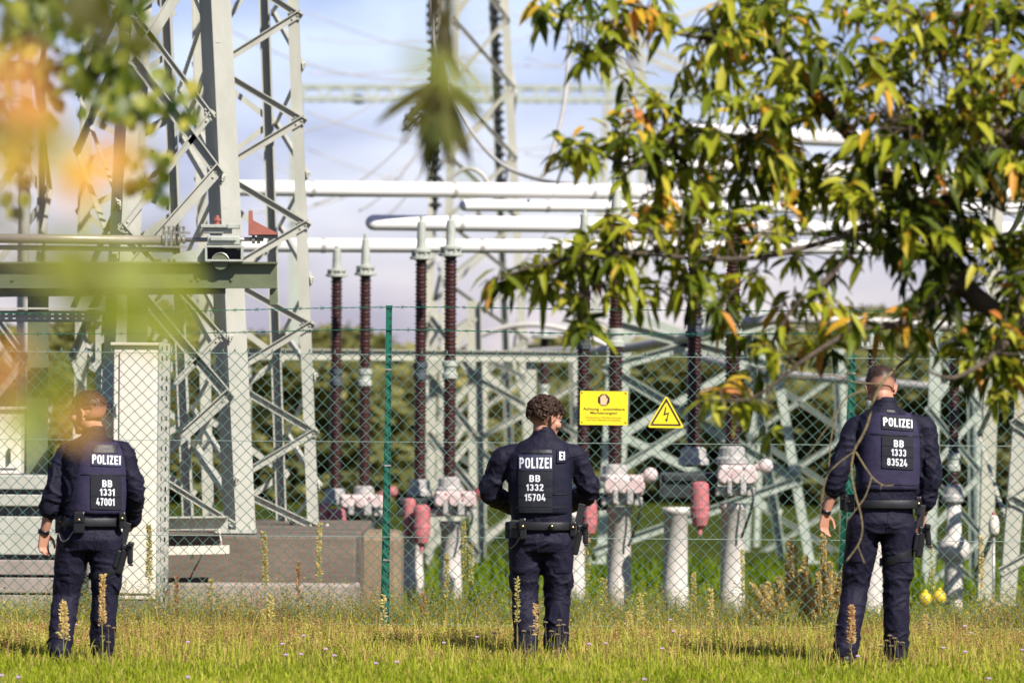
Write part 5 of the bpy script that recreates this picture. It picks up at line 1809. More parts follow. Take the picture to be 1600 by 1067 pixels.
# ------------------------------------------------------------------ grass and weeds
def blades(n, xr, yr, hmin, hmax, wid, lean, tint_fn, seed, dens=None):
    g = np.random.default_rng(seed)
    x = g.uniform(xr[0], xr[1], n); y = g.uniform(yr[0], yr[1], n)
    if dens is not None:
        k = g.uniform(0, 1, n) < dens(x, y)
        x, y = x[k], y[k]
        n = len(x)
    z = np.array([gz(v) for v in y]) - .02
    h = g.uniform(hmin, hmax, n) * g.uniform(.6, 1, n)
    an = g.uniform(0, 2 * np.pi, n)
    ln = np.abs(g.normal(0, lean, n)) * h
    dx, dy = np.cos(an) * ln, np.sin(an) * ln
    fa = g.uniform(-.9, .9, n)
    wx, wy = np.cos(fa) * wid / 2, np.sin(fa) * wid / 2
    sc = g.uniform(.6, 1.3, n)
    wx, wy = wx * sc, wy * sc
    V = np.zeros((n, 7, 3))
    for i, (t, w, b) in enumerate(((0, 1, 0), (.4, .9, .18), (.75, .6, .55))):
        V[:, 2 * i, 0] = x + dx * b - wx * w; V[:, 2 * i, 1] = y + dy * b - wy * w; V[:, 2 * i, 2] = z + h * t
        V[:, 2 * i + 1, 0] = x + dx * b + wx * w; V[:, 2 * i + 1, 1] = y + dy * b + wy * w; V[:, 2 * i + 1, 2] = z + h * t
    V[:, 6, 0] = x + dx; V[:, 6, 1] = y + dy; V[:, 6, 2] = z + h * (1 - .25 * np.clip(ln / h, 0, 1))
    o = np.arange(n)[:, None] * 7
    Q = np.concatenate([o + np.array([[0, 1, 3, 2]]), o + np.array([[2, 3, 5, 4]])])
    T = o + np.array([[4, 5, 6]])
    ti = np.repeat(tint_fn(x, y, g, n), 7)
    return V.reshape(-1, 3), Q, T, ti


def nz2(x, y, f, s=0):
    return np.array([noise.noise(Vector((a * f + s, b * f, s))) for a, b in zip(x, y)])


def grass_tint(x, y, g, n):
    dry = np.clip((y - 35.6) / 3.0, 0, 1)
    t = g.normal(.42, .15, n) + .25 * nz2(x, y, 1.4, 3) + .10 * dry
    k = g.uniform(0, 1, n) < (.10 + .42 * dry)
    t[k] = g.uniform(.76, 1, k.sum())
    return np.clip(t, 0, 1)


def join(parts):
    V, Q, T, t = [], [], [], []
    o = 0
    for v, q, tr, ti in parts:
        V.append(v); Q.append(q + o); T.append(tr + o); t.append(ti); o += len(v)
    return np.concatenate(V), [np.concatenate(Q), np.concatenate(T)], np.concatenate(t)


V, F, T_ = join([blades(78000, (-4.3, 4.3), (33.0, 37.6), .035, .125, .0065, .45, grass_tint, 1),
                 blades(34000, (-4.6, 4.6), (37.2, 41.2), .05, .17, .0075, .6, grass_tint, 2),
                 blades(4200, (-4.3, 4.3), (35.2, 40.8), .12, .30, .005, .3, lambda x, y, g, n: g.uniform(.5, 1.0, n), 3),
                 blades(30000, (-5.2, 5.2), (40.8, 46.5), .08, .26, .009, .45, grass_tint, 4),
                 blades(26000, (-8, 8), (46.5, 64), .10, .26, .02, .45, lambda x, y, g, n: np.clip(g.normal(.13, .12, n), 0, .6), 5)])
tag(link('grass', mesh_np(V, F, T_), M['grass'], None), 'mown green and dry grass around the feet of the officers', 'grass', None, 'stuff')


def leaf_arr(c, d, nrm, L, Wd, tint, fold_=.25, droop=.25):
    """Lens-shaped leaves folded along the midrib. c, d, nrm: (n,3)."""
    n = len(c)
    d = d / np.linalg.norm(d, axis=1, keepdims=True)
    s = np.cross(d, nrm); s /= np.linalg.norm(s, axis=1, keepdims=True) + 1e-9
    u = np.cross(s, d)
    L = L[:, None]; Wd = Wd[:, None]
    V = np.zeros((n, 8, 3))
    dn = np.array([[0, 0, -1.0]])
    V[:, 0] = c
    V[:, 1] = c + d * L * .33 + s * Wd * .46 + u * Wd * fold_ + dn * L * droop * .05
    V[:, 2] = c + d * L * .33 + dn * L * droop * .05
    V[:, 3] = c + d * L * .33 - s * Wd * .46 + u * Wd * fold_ + dn * L * droop * .05
    V[:, 4] = c + d * L * .68 + s * Wd * .40 + u * Wd * fold_ * .8 + dn * L * droop * .35
    V[:, 5] = c + d * L * .68 + dn * L * droop * .35
    V[:, 6] = c + d * L * .68 - s * Wd * .40 + u * Wd * fold_ * .8 + dn * L * droop * .35
    V[:, 7] = c + d * L * .97 + dn * L * droop
    o = np.arange(n)[:, None] * 8
    T = np.concatenate([o + np.array([[0, 2, 1]]), o + np.array([[0, 3, 2]]), o + np.array([[4, 5, 7]]), o + np.array([[5, 6, 7]])])
    Q = np.concatenate([o + np.array([[1, 2, 5, 4]]), o + np.array([[2, 3, 6, 5]])])
    return V.reshape(-1, 3), Q, T, np.repeat(tint, 8)


def weeds():
    g = np.random.default_rng(21)
    n = 25000
    x = g.uniform(-4.6, 4.6, n)
    y = np.where(g.uniform(0, 1, n) < .66, g.normal(38.7, 1.5, n), np.where(g.uniform(0, 1, n) < .7, g.normal(41.3, .7, n), g.uniform(40.6, 46.5, n)))
    y = np.where(y < 35.2, g.uniform(36, 40.5, n), y)
    patch = nz2(x, y, .9, 9)
    h = np.clip((g.uniform(.07, .19, n) + .11 * patch) * np.interp(y, [35, 36.6, 38, 39.5, 40.3, 41, 46], [.4, .6, .9, .85, .85, 2.0, 1.9]), .04, .55)
    parts = []
    C, Dv, N, Ls, Ws, Ti = [], [], [], [], [], []
    SV, SQ, ST, STt = [], [], [], []
    o = 0
    for i in range(n):
        z = gz(y[i]) - .02
        ax, ay = g.normal(0, .22, 2)
        brown = (g.uniform() < .56 + .35 * patch[i] - .34 * np.clip(y[i] - 39.9, 0, 1))
        k = 7 if not brown else 9
        t0 = g.uniform(.15, .62) if not brown else g.uniform(.72, 1)
        for j in range(k):
            f = (j + 1) / k
            a = g.uniform(0, 2 * np.pi)
            C.append((x[i] + ax * h[i] * f, y[i] + ay * h[i] * f, z + h[i] * f))
            Dv.append((math.cos(a), math.sin(a), g.uniform(.0, .9)))
            N.append((0, 0, 1))
            if brown: Ls.append(g.uniform(.010, .026)); Ws.append(g.uniform(.007, .014))
            else: Ls.append(g.uniform(.022, .055) * (1.2 - .5 * f)); Ws.append(g.uniform(.007, .015))
            Ti.append(np.clip(t0 + g.normal(0, .08), 0, 1))
        # stem
        w = .0022
        b = np.array([x[i], y[i], z]); tpt = b + np.array([ax * h[i], ay * h[i], h[i]])
        SV += [b + [-w, 0, 0], b + [w, 0, 0], tpt]
        ST.append((o, o + 1, o + 2)); o += 3
        STt += [t0] * 3
    for q in range(150):
        near = q < 70
        cx, cy = g.uniform(-4.4, 4.4), (g.uniform(37.3, 39.8) if near else g.uniform(40.9, 43.2))
        rr, hh = g.uniform(.05, .15), (g.uniform(.07, .15) if near else g.uniform(.16, .40))
        t0 = g.choice([.36, .5, .6, .74, .84, .95], p=[.16, .2, .2, .2, .14, .1])
        for j in range(int(g.uniform(60, 170))):
            a, r_, f = g.uniform(0, 6.28), rr * math.sqrt(g.uniform()), g.uniform(.1, 1)
            C.append((cx + math.cos(a) * r_ * (.5 + f * .6), cy + math.sin(a) * r_, gz(cy) + hh * f * (1 - .4 * r_ / rr)))
            Dv.append((math.cos(a) * .7, math.sin(a) * .7, g.uniform(.1, 1.2))); N.append((g.normal(0, .4), -.4, 1))
            Ls.append(g.uniform(.014, .045)); Ws.append(g.uniform(.006, .014)); Ti.append(float(np.clip(t0 + g.normal(0, .06), 0, 1)))
    V, Q, T, t = leaf_arr(np.array(C), np.array(Dv), np.array(N), np.array(Ls), np.array(Ws), np.array(Ti))
    V2 = np.concatenate([V, np.array(SV)])
    T2 = np.concatenate([T, np.array(ST) + len(V)])
    me = mesh_np(V2, [Q, T2], np.concatenate([t, np.array(STt)]))
    tag(link('weeds', me, M['weeds'], None), 'tangle of low leafy and brown weeds along the fence', 'weeds', None, 'stuff')


weeds()


def seed_stalk(px, py_top, py_bot, D, dens, col_t, bend, label, spread=.018, stems=1, fan=.0):
    """A tall ripe stalk (or tuft of stalks) with small clustered seeds towards the top."""
    g = np.random.default_rng(int(px * 7 + py_top))
    a, b = W(px, py_top, D), W(px, py_bot, D)
    base = Vector((b.x, D, gz(D) - .03))
    root = empty('seed_stalk', base, label, 'plant', 'ripe seed stalks in the grass')
    SV, ST, o = [], [], 0
    C, Dv, N, Ls, Ws, Ti = [], [], [], [], [], []
    m_, rach = MB(), MB()
    for q in range(stems):
        fx = (q - (stems - 1) / 2) * fan + (g.normal(0, fan * .3) if stems > 1 else 0)
        tip = Vector((a.x + fx, D + g.normal(0, .03), a.z - abs(fx) * g.uniform(.3, 1.3) - (g.uniform(0, .32) if stems > 1 and q != stems // 2 else 0)))
        bs = base + Vector((fx * .25, g.normal(0, .02), 0))
        pts = [bs, bs.lerp(tip, .35) + Vector((bend * .3, 0, 0)), bs.lerp(tip, .7) + Vector((bend * .5, 0, 0)), tip]
        P = spline(pts, 8)
        m_.tube(P, list(np.linspace(.0032, .0012, len(P))), 5, False)
        rach.tube(P[int(len(P) * .42):], .0022, 4, False)
        L = (tip - bs).length
        nn = int(dens * L * 1.7)
        for k in range(nn):
            f = .48 + .52 * (k / nn)
            c = P[min(len(P) - 1, int(f * (len(P) - 1)))].lerp(P[min(len(P) - 1, int(f * (len(P) - 1)) + 1)], g.uniform())
            w = spread * (1.15 - (f - .48) * 1.5) * (.45 + .55 * abs(math.sin(f * 28 + q)))
            an = g.uniform(0, 6.28)
            C.append((c.x + math.cos(an) * w * g.uniform(.2, 1), c.y + math.sin(an) * w * g.uniform(.2, 1), c.z + g.normal(0, .006)))
            Dv.append((math.cos(an) * .9, math.sin(an) * .25, g.uniform(.2, 1)))
            N.append((g.normal(.35, .5), g.normal(-.7, .4), .7))
            Ls.append(g.uniform(.013, .026)); Ws.append(g.uniform(.008, .014)); Ti.append(np.clip(g.normal(col_t, .1), 0, 1))
        for k in range(3):
            an = g.uniform(0, 6.28); c = P[int(len(P) * (.08 + .1 * k))]
            C.append(tuple(c)); Dv.append((math.cos(an), math.sin(an), .7)); N.append((0, 0, 1)); Ls.append(g.uniform(.05, .10)); Ws.append(.012); Ti.append(.12)
    me = m_.mesh()
    t = me.attributes.new('tint', 'FLOAT', 'POINT'); t.data.foreach_set('value', np.full(len(me.vertices), .28 if stems == 1 else .55, dtype=np.float32))
    link('stem', me, M['stalk'], root)
    V, Q, T, ti = leaf_arr(np.array(C), np.array(Dv), np.array(N), np.array(Ls), np.array(Ws), np.array(Ti), .3, .1)
    Q2 = np.array([f for f in rach.f if len(f) == 4]) + len(V)
    V = np.concatenate([V, np.array(rach.v)]); ti = np.concatenate([ti, np.full(len(rach.v), col_t)])
    link('seed_head', mesh_np(V, [np.concatenate([Q, Q2]), T], ti), M['stalk'], root)
    return root


STALKS = [
    (98, 943, 1050, 35.5, 520, .6, .01, 'broad tan seed stalk in front of the left trouser leg of the officer looking left', .03),
    (160, 900, 1050, 35.5, 320, .68, -.01, 'slim orange tan seed stalk between the legs of the officer looking left', .016),
    (233, 822, 968, 41.2, 300, .45, .0, 'tall yellow green seed stalk between the cream cabinet and perforated post', .022),
    (276, 902, 985, 41.4, 200, .9, .0, 'short reddish seed stalk just right of the perforated post', .014),
    (412, 832, 990, 41.3, 300, .5, .02, 'tall yellow seed stalk in front of the foundation, left one', .02),
    (466, 880, 990, 41.0, 160, .88, .0, 'thin rusty seed stalk in front of the foundation', .012),
    (500, 818, 985, 41.8, 230, .55, -.02, 'thin tall seed stalk near the right end of the foundation', .018),
    (698, 868, 985, 41.2, 180, .48, .0, 'greenish seed stalk in front of the pale post left of the curly haired officer', .014),
    (724, 818, 985, 41.5, 230, .4, .01, 'tall green seed stalk beside the left elbow of the curly haired officer', .02),
    (736, 850, 985, 41.7, 150, .4, .0, 'slim green seed stalk just left of the curly haired officer', .016),
    (662, 925, 990, 41.0, 200, .8, .0, 'short orange seed stalk right of the green fence post', .014),
    (808, 905, 1030, 36.6, 90, .35, .0, 'thin green stalk in front of the left leg of the curly haired officer', .010),
    (836, 945, 1030, 36.6, 110, .75, .01, 'thin brown stalk between the legs of the curly haired officer', .012),
    (916, 830, 985, 41.5, 120, .3, .02, 'bent green stalk beside the holster of the curly haired officer', .02),
    (944, 905, 985, 41.6, 220, .42, .0, 'yellow green seed stalk right of the curly haired officer', .03),
    (1084, 898, 975, 42.3, 260, .48, .0, 'upright yellowish seed stalk between two pale posts', .016),
    (1160, 860, 970, 42.0, 130, .45, .0, 'thin seed stalk in front of the widest pale post', .012),
    (1330, 948, 1045, 35.6, 460, .78, .0, 'orange seed stalk in front of the left boot of the officer at the right', .022),
    (1452, 845, 990, 41.0, 110, .4, .03, 'thin stalk right of the holster of the officer at the right', .02),
    (1533, 840, 985, 41.5, 150, .55, .0, 'tall thin seed stalk near the right edge', .016),
    (1548, 940, 1000, 41.0, 330, .6, .0, 'short dense seed stalk near the right edge', .022),
    (1000, 930, 1000, 40.0, 200, .45, .0, 'short yellow seed stalk below the rectangular sign', .02),
    (1110, 920, 1010, 39.8, 160, .55, .0, 'short seed stalk below the triangular sign', .016),
    (330, 905, 990, 41.2, 150, .5, .0, 'pale seed stalk in front of the foundation footing', .014),
    (600, 930, 1010, 39.6, 120, .6, .0, 'short seed stalk at the foot of the green fence post', .014),
]
for st_ in STALKS:
    seed_stalk(*st_[:8], spread=st_[8])
seed_stalk(1236, 842, 1000, 41.0, 900, .58, .0, 'wide tuft of pale sorrel stalks left of the officer at the right', .024, 15, .046)
seed_stalk(1288, 836, 1000, 40.9, 900, .60, .0, 'narrow tuft of pale sorrel stalks below the hand of the officer at the right', .023, 11, .036)
seed_stalk(420, 930, 1000, 40.2, 240, .45, .0, 'low tuft of yellow stalks in front of the foundation', .02, 4, .04)
seed_stalk(1440, 955, 1010, 40.2, 240, .62, .0, 'low tuft of tan stalks right of the officer at the right', .02, 4, .05)
seed_stalk(985, 955, 1020, 39.4, 220, .5, .0, 'low tuft of yellowish stalks in the middle of the weeds', .02, 5, .06)

# small flowers
FL = [(118, 976), (293, 1003), (474, 993), (441, 1006), (446, 1023), (522, 1024), (470, 1022), (587, 1036), (619, 1034), (508, 1014), (693, 1004), (1047, 968), (1052, 986), (1034, 1013), (1064, 993), (853, 990), (1006, 1061), (920, 1006), (946, 1005), (1452, 974), (1474, 1012), (1507, 978), (1516, 989), (1508, 1018), (1340, 1025), (1597, 1015), (1545, 1060), (2, 1055), (28, 1058), (293, 1058), (745, 995), (772, 989)]
for i, (x, y) in enumerate(FL):
    g_ = gz(37) + .12
    D = min(40.3, FPX * (EYE - .13) / (y - HORIZON - .007 * (x - 800)))
    c = W(x, y, D)
    m_ = MB()
    for k in range(9):
        an = k * 2.4
        r = .010 * math.sqrt((k + .5) / 9) * 1.2
        m_.ellipsoid(c + Vector((math.cos(an) * r, math.sin(an) * r, .004 * (1 - k / 9))), (.0055, .0055, .005), None, 6, 4)
    root = empty('clover_flower', Vector((c.x, c.y, gz(D) - .02)), 'small lilac flower head among the grass', 'flower', 'lilac flowers in the grass')
    m_.build('flower_head', M['flower'], root, True)
    m_ = MB(); m_.tube([Vector((c.x + .01, c.y, gz(D) - .02)), c], .0015, 4); me = m_.mesh()
    link('stem', me, M['bark_pale'], root)


# brown dry heads on thin stems in front of the legs
def dry_umbels(pts, D, label):
    for i, (x, y) in enumerate(pts):
        c = W(x, y, D + random.uniform(-.15, .15))
        root = empty('dry_flower', Vector((c.x, c.y, -.02)), label, 'plant', 'dry brown flower heads in front of the legs')
        m_ = MB()
        for k in range(14):
            an = k * 2.4
            r = .013 * math.sqrt((k + .5) / 14)
            m_.ellipsoid(c + Vector((math.cos(an) * r, math.sin(an) * r, -.004 * k / 14)), (.004, .004, .005), None, 5, 4)
        m_.build('dry_head', M['bark_pale'], root, True)
        m_ = MB(); m_.tube(spline([Vector((c.x + random.uniform(-.03, .03), c.y, -.02)), c.lerp(Vector((c.x, c.y, 0)), .5) + Vector((.006, 0, 0)), c], 4), .0016, 4); m_.build('stem', M['bark_pale'], root)


dry_umbels([(808, 970), (829, 978), (852, 971), (874, 968), (872, 976), (880, 975), (861, 985), (845, 990), (870, 990), (884, 988), (818, 985)], 36.4, 'small brown dry flower head in front of the legs of the curly haired officer')
dry_umbels([(1390, 992), (1397, 996), (1385, 1000), (1402, 1002), (1410, 1003), (1376, 1008), (1392, 1008), (1305, 975)], 35.4, 'small brown dry flower head in front of the boots of the officer at the right')
dry_umbels([(169, 977), (160, 993), (178, 980), (148, 1008), (169, 1002)], 35.5, 'small brown dry flower head in front of the right boot of the officer looking left')


# ------------------------------------------------------------------ trees beyond
def bush_mesh(seed, h, w, n):
    g = np.random.default_rng(seed)
    cl = 26
    cx = g.normal(0, w * .30, cl); cy = g.normal(0, w * .28, cl); cz = h * (.15 + .80 * g.uniform(0, 1, cl) ** .85)
    sc = w * g.uniform(.14, .30, cl) * (1.15 - .55 * cz / h)
    k = g.integers(0, cl, n)
    v = g.normal(0, 1, (n, 3)); v /= np.linalg.norm(v, axis=1, keepdims=True)
    r = sc[k] * g.uniform(.35, 1.05, n) ** .6
    C = np.stack([cx[k] + v[:, 0] * r, cy[k] + v[:, 1] * r, np.maximum(.05, cz[k] + v[:, 2] * r * .8)], 1)
    d = v + g.normal(0, .6, (n, 3)); nr = v + g.normal(0, .5, (n, 3)) + np.array([0, 0, .5])
    tb = g.uniform(.15, .65, cl)
    t = np.clip(tb[k] + g.normal(0, .13, n), 0, 1)
    return leaf_arr(C, d, nr, g.uniform(.24, .44, n), g.uniform(.16, .28, n), t, .1, .1)


PROTO = []
for q in range(4):
    V, Q, T, t = bush_mesh(100 + q, 3.9, 4.2, 7500)
    PROTO.append(mesh_np(V, [Q, T], t))
    PROTO[-1].materials.append(M['leaf_far'])
TRK = []
for q in range(2):
    m_ = MB(); m_.tube(spline([Vector((0, 0, -.2)), Vector((.06 - .1 * q, 0, 1.0)), Vector((-.05 + .1 * q, .05, 2.1)), Vector((.1, 0, 3.0))], 4), list(np.linspace(.13, .04, 13)), 8)
    for k in range(4): m_.tube([Vector((0, 0, .9 + k * .4)), Vector((math.cos(k * 2) * .8, math.sin(k * 2) * .8, 1.7 + k * .45))], [.05, .02], 6)
    TRK.append(m_.mesh()); TRK[-1].materials.append(M['bark_far'])
random.seed(5)
xs = list(np.linspace(-12.5, 12.5, 19))
k = 0
for row, (D, hs) in enumerate(((100, .52), (108, .62), (118, .74))):
    for i, x in enumerate(xs):
        px = 800 + x / D * FPX
        xx = x + random.uniform(-.5, .5) + row * .6
        if not (-80 < 800 + xx / D * FPX < 1690): continue
        h = hs * random.uniform(.82, 1.22)
        u = 800 + xx / D * FPX
        # a dip of open sky over the middle of the fence
        if 560 < u < 690: h *= .68
        root = empty('distant_tree', Vector((xx, D + random.uniform(-2, 2), gz(D))), 'dark olive leafy tree in the blurred wood behind the substation', 'tree', 'trees of the blurred wood')
        c = bpy.data.objects.new('crown', PROTO[(i + row) % 4]); col.objects.link(c); c.parent = root
        c.scale = (random.uniform(1.1, 1.5), random.uniform(.9, 1.1), h); c.rotation_euler = (0, 0, random.uniform(0, 6.28))
        t = bpy.data.objects.new('trunk', TRK[(i + row) % 2]); col.objects.link(t); t.parent = root; t.scale = (1, 1, h)
        k += 1


# ------------------------------------------------------------------ the long leaved tree at the right
def inside(poly, x, y):
    c = False
    j = len(poly) - 1
    for i in range(len(poly)):
        xi, yi = poly[i]; xj, yj = poly[j]
        if (yi > y) != (yj > y) and x < (xj - xi) * (y - yi) / (yj - yi) + xi: c = not c
        j = i
    return c


def right_tree():
    g = np.random.default_rng(77)
    random.seed(77)
    D0 = 28.5
    tx = W(1990, 600, D0)
    root = empty('chestnut_tree', Vector((tx.x, D0, 0)), 'long leaved tree with green and orange leaves hanging in from the right', 'tree')
    limbs = []

    def limb(pts, r0, r1, name='limb', mat='bark', sub=6):
        P = spline([W(x, y, d) if not isinstance(x, Vector) else x for x, y, d in pts], sub)
        m_ = MB(); m_.tube(P, list(np.linspace(r0, r1, len(P))), 9)
        m_.build(name, M[mat], root, True)
        for q, p in enumerate(P): limbs.append((p, r0 + (r1 - r0) * q / len(P)))

    m_ = MB()
    P = spline([Vector((tx.x + .05, D0, -.2)), Vector((tx.x, D0, .8)), Vector((tx.x - .08, D0, 2.0)), Vector((tx.x - .1, D0 + .1, 3.4)), Vector((tx.x + .1, D0, 5.2))], 6)
    m_.tube(P, list(np.linspace(.20, .10, len(P))), 14)
    m_.build('trunk', M['bark'], root, True)
    limb([(1980, 640, 28.5), (1760, 560, 28.4), (1600, 510, 28.2), (1500, 440, 28.2), (1440, 340, 28.2), (1370, 260, 28.3), (1290, 165, 28.4), (1225, 90, 28.5), (1165, 0, 28.5), (1120, -120, 28.6)], .062, .026)
    limb([(1480, 420, 28.2), (1380, 352, 28.0), (1300, 375, 27.9), (1200, 400, 27.8), (1100, 405, 27.8), (960, 395, 27.8), (840, 415, 27.8), (775, 438, 27.8)], .022, .004)
    limb([(1440, 340, 28.2), (1510, 300, 28.6), (1570, 330, 28.9)], .03, .012)
    limb([(1290, 165, 28.4), (1180, 215, 28.2), (1070, 205, 28.1), (1000, 260, 28.0), (900, 225, 28.0), (880, 245, 28)], .02, .004)
    limb([(1190, 40, 28.5), (1110, 60, 28.3), (1000, 45, 28.2), (930, 80, 28.1), (905, 85, 28)], .016, .004)
    limb([(1120, -60, 28.5), (1000, -20, 28.4), (900, -30, 28.3), (860, 8, 28.2), (840, 25, 28.2)], .014, .004)
    limb([(1970, 200, 28.8), (1750, 60, 28.9), (1560, 30, 28.8), (1420, 20, 28.8), (1330, -40, 28.8)], .05, .015)
    limb([(1560, 30, 28.8), (1500, 70, 28.6), (1460, 100, 28.5), (1400, 170, 28.4)], .02, .005)
    limb([(1980, 400, 28.4), (1760, 300, 28.2), (1620, 230, 28.0), (1500, 190, 28.0), (1400, 210, 28)], .045, .008)
    limb([(1600, 510, 28.2), (1545, 560, 27.6), (1490, 590, 27.4), (1450, 580, 27.3)], .02, .005)
    limb([(1500, 440, 28.2), (1420, 500, 27.9), (1330, 520, 27.7), (1260, 560, 27.6), (1180, 620, 27.6), (1110, 625, 27.6)], .02, .004)
    limb([(1340, 380, 28.0), (1280, 450, 27.9), (1240, 480, 27.9), (1200, 560, 27.9), (1205, 650, 27.9)], .016, .003)
    limb([(1200, 400, 27.8), (1150, 450, 27.8), (1120, 490, 27.8)], .008, .003)
    limb([(1100, 405, 27.8), (1070, 450, 27.9), (1085, 500, 27.9)], .008, .003)
    limb([(960, 395, 27.8), (930, 440, 27.9), (910, 500, 27.9)], .007, .003)
    limb([(1700, 330, 28.3), (1620, 420, 28.3), (1580, 500, 28.2), (1560, 600, 28.2)], .03, .005)
    # bare hanging twig before the officer at the right
    d = 32.5
    for pts, r0, r1 in (([(1490, 480, 30.5), (1450, 530, 31.5), (1412, 565, d), (1380, 596, d), (1364, 628, d), (1356, 660, d), (1346, 683, d), (1334, 706, d), (1330, 740, d), (1337, 775, d), (1345, 805, d), (1347, 830, d), (1340, 852, d), (1321, 878, d)], .011, .0045),
                        ([(1340, 852, d), (1346, 868, d), (1351, 880, d)], .0045, .003), ([(1334, 706, d), (1306, 727, d), (1290, 748, d), (1284, 790, d)], .005, .003),
                        ([(1337, 706, d), (1360, 742, d), (1378, 757, d), (1396, 758, d)], .006, .003), ([(1362, 745, d), (1352, 775, d), (1338, 795, d), (1322, 815, d)], .005, .003), ([(1378, 757, d), (1375, 765, d)], .004, .002),
                        ([(1376, 600, d), (1335, 597, d), (1300, 586, d), (1245, 590, d), (1200, 570, d)], .005, .002), ([(1350, 610, d), (1322, 622, d), (1306, 650, d), (1298, 690, d), (1294, 735, d), (1284, 775, d), (1281, 812, d)], .0055, .0025),
                        ([(1306, 650, d), (1280, 685, d), (1257, 722, d)], .004, .002), ([(1356, 655, d), (1352, 672, d)], .004, .002), ([(1412, 565, d), (1370, 540, d), (1330, 555, d)], .005, .002),
                        ([(1600, 560, 29), (1560, 570, 29.2), (1510, 582, 29.4), (1480, 610, 29.6)], .006, .003)):
        limb(pts, r0, r1, 'twig', 'bark_pale', 5)
    outline = [(822, -30), (828, 28), (842, 38), (880, 20), (905, 26), (925, 10), (960, 5), (940, 30), (930, 60), (898, 80), (905, 105), (930, 110), (945, 105), (960, 112), (985, 100), (970, 130), (975, 160), (958, 190), (950, 215), (905, 215), (878, 240), (880, 262), (905, 262), (960, 285), (1000, 300), (950, 320), (920, 345), (890, 370), (850, 400), (815, 420), (765, 440), (768, 462), (790, 470), (830, 455), (850, 470), (845, 500), (865, 495), (900, 500), (915, 530), (935, 480), (960, 470), (985, 500), (1020, 480), (1060, 470), (1080, 505), (1105, 500), (1140, 520), (1175, 560), (1190, 590), (1160, 590), (1150, 575), (1120, 600), (1085, 630), (1095, 655), (1140, 655), (1175, 640), (1200, 690), (1225, 640), (1240, 600), (1290, 560), (1330, 560), (1365, 540), (1400, 560), (1440, 545), (1480, 560), (1510, 610), (1560, 640), (1590, 600), (1720, 560), (1720, -60), (820, -60)]
    gaps = [[(840, 50), (900, 40), (890, 75), (860, 200), (840, 160)], [(1000, 30), (1090, 20), (1095, 60), (1070, 75), (1000, 85), (975, 80)], [(1060, 75), (1110, 60), (1095, 100), (1020, 140), (990, 130)], [(1300, 45), (1345, 55), (1350, 85), (1310, 75)], [(1405, 85), (1500, 85), (1495, 135), (1400, 150)], [(1500, 10), (1560, 10), (1540, 45), (1505, 45)], [(1250, 95), (1290, 100), (1285, 130), (1255, 125)],
            [(1200, 420), (1290, 410), (1275, 440), (1210, 475), (1195, 455)], [(1300, 415), (1390, 410), (1400, 450), (1360, 480), (1305, 470)], [(1215, 205), (1330, 205), (1320, 225), (1215, 225)], [(1230, 335), (1330, 335), (1325, 355), (1240, 360)], [(1225, 365), (1320, 380), (1320, 395), (1220, 392)], [(1000, 395), (1060, 400), (1055, 450), (1010, 460)], [(930, 470), (960, 445), (1000, 455), (960, 480)], [(1170, 640), (1215, 520), (1245, 540), (1225, 600)], [(1390, 165), (1440, 150), (1440, 175), (1395, 190)], [(1280, 520), (1380, 520), (1390, 540), (1290, 545)], [(1130, 150), (1165, 170), (1150, 200), (1115, 185)], [(985, 270), (1060, 275), (1040, 300), (990, 300)], [(1440, 470), (1500, 520), (1450, 540)], [(1240, 570), (1500, 600), (1500, 640), (1220, 650)]]
    # cluster centres
    cents = []
    tries = 0
    while len(cents) < 700 and tries < 20000:
        tries += 1
        x, y = g.uniform(760, 1720), g.uniform(-60, 680)
        if not inside(outline, x, y): continue
        if any(inside(q, x, y) for q in gaps): continue
        # the middle left is looser than the right
        w = .30 + .70 * min(1, max(0, (x - 900) / 420))
        if x > 1250 and y < 60: w *= .7
        if 1180 < x < 1420 and y > 360: w *= .7
        if x > 1625 or y < -25: continue
        if g.uniform() > w: continue
        cents.append((x, y, D0 - .4 + g.normal(0, .26)))
    # the thin sprays that reach out to the left
    for x, y in ((862, 14), (848, 24), (905, 8), (945, 20), (968, 12), (1000, 14), (930, 82), (952, 92), (918, 98), (1050, 40), (1040, 20), (898, 228), (886, 250), (912, 236), (930, 250), (985, 130), (978, 165), (992, 200), (1010, 180), (1030, 150), (1050, 190), (1060, 230), (1010, 240), (980, 210), (1040, 265), (905, 372), (925, 385), (890, 388), (868, 402), (846, 416), (822, 428), (795, 436), (776, 446), (860, 440), (900, 420), (935, 400), (960, 372), (985, 350), (950, 340), (1000, 390), (905, 470), (915, 505), (880, 455), (1000, 320), (1040, 340), (1075, 360), (1030, 300), (985, 470), (1015, 440), (1060, 420), (1085, 470), (1090, 330), (1100, 280)):
        for q in range(2): cents.append((x + g.normal(0, 8), y + g.normal(0, 7), 27.95 + g.normal(0, .08)))
    # foliage that carries on to the trunk, beyond the frame
    cents += [(g.uniform(1630, 2080), g.uniform(-20, 600), D0 - .2 + g.normal(0, .5)) for q in range(230)]
    LP = np.array([tuple(p) for p, r in limbs])
    tw = MB()
    C, Dv, N, Ls, Ws, Ti = [], [], [], [], [], []
    for (x, y, dd) in cents:
        c = W(x, y, dd)
        dist = np.linalg.norm(LP - np.array(tuple(c)), axis=1)
        cand = np.argsort(dist)[:3]
        b = Vector(LP[cand[int(g.integers(0, 3))]])
        v = c - b
        if v.length < .62:
            midp = b.lerp(c, .5) + Vector((0, 0, .10 * v.length)) + Vector(g.normal(0, .015, 3))
            tw.tube([b, midp, c], [.0045, .0035, .002], 5, False)
        else:
            midp = c - v.normalized() * .14 + Vector((0, 0, .05))
            tw.tube([midp, c], [.003, .002], 5, False)
        ax = (c - midp).normalized()
        nl = int(g.integers(5, 9))
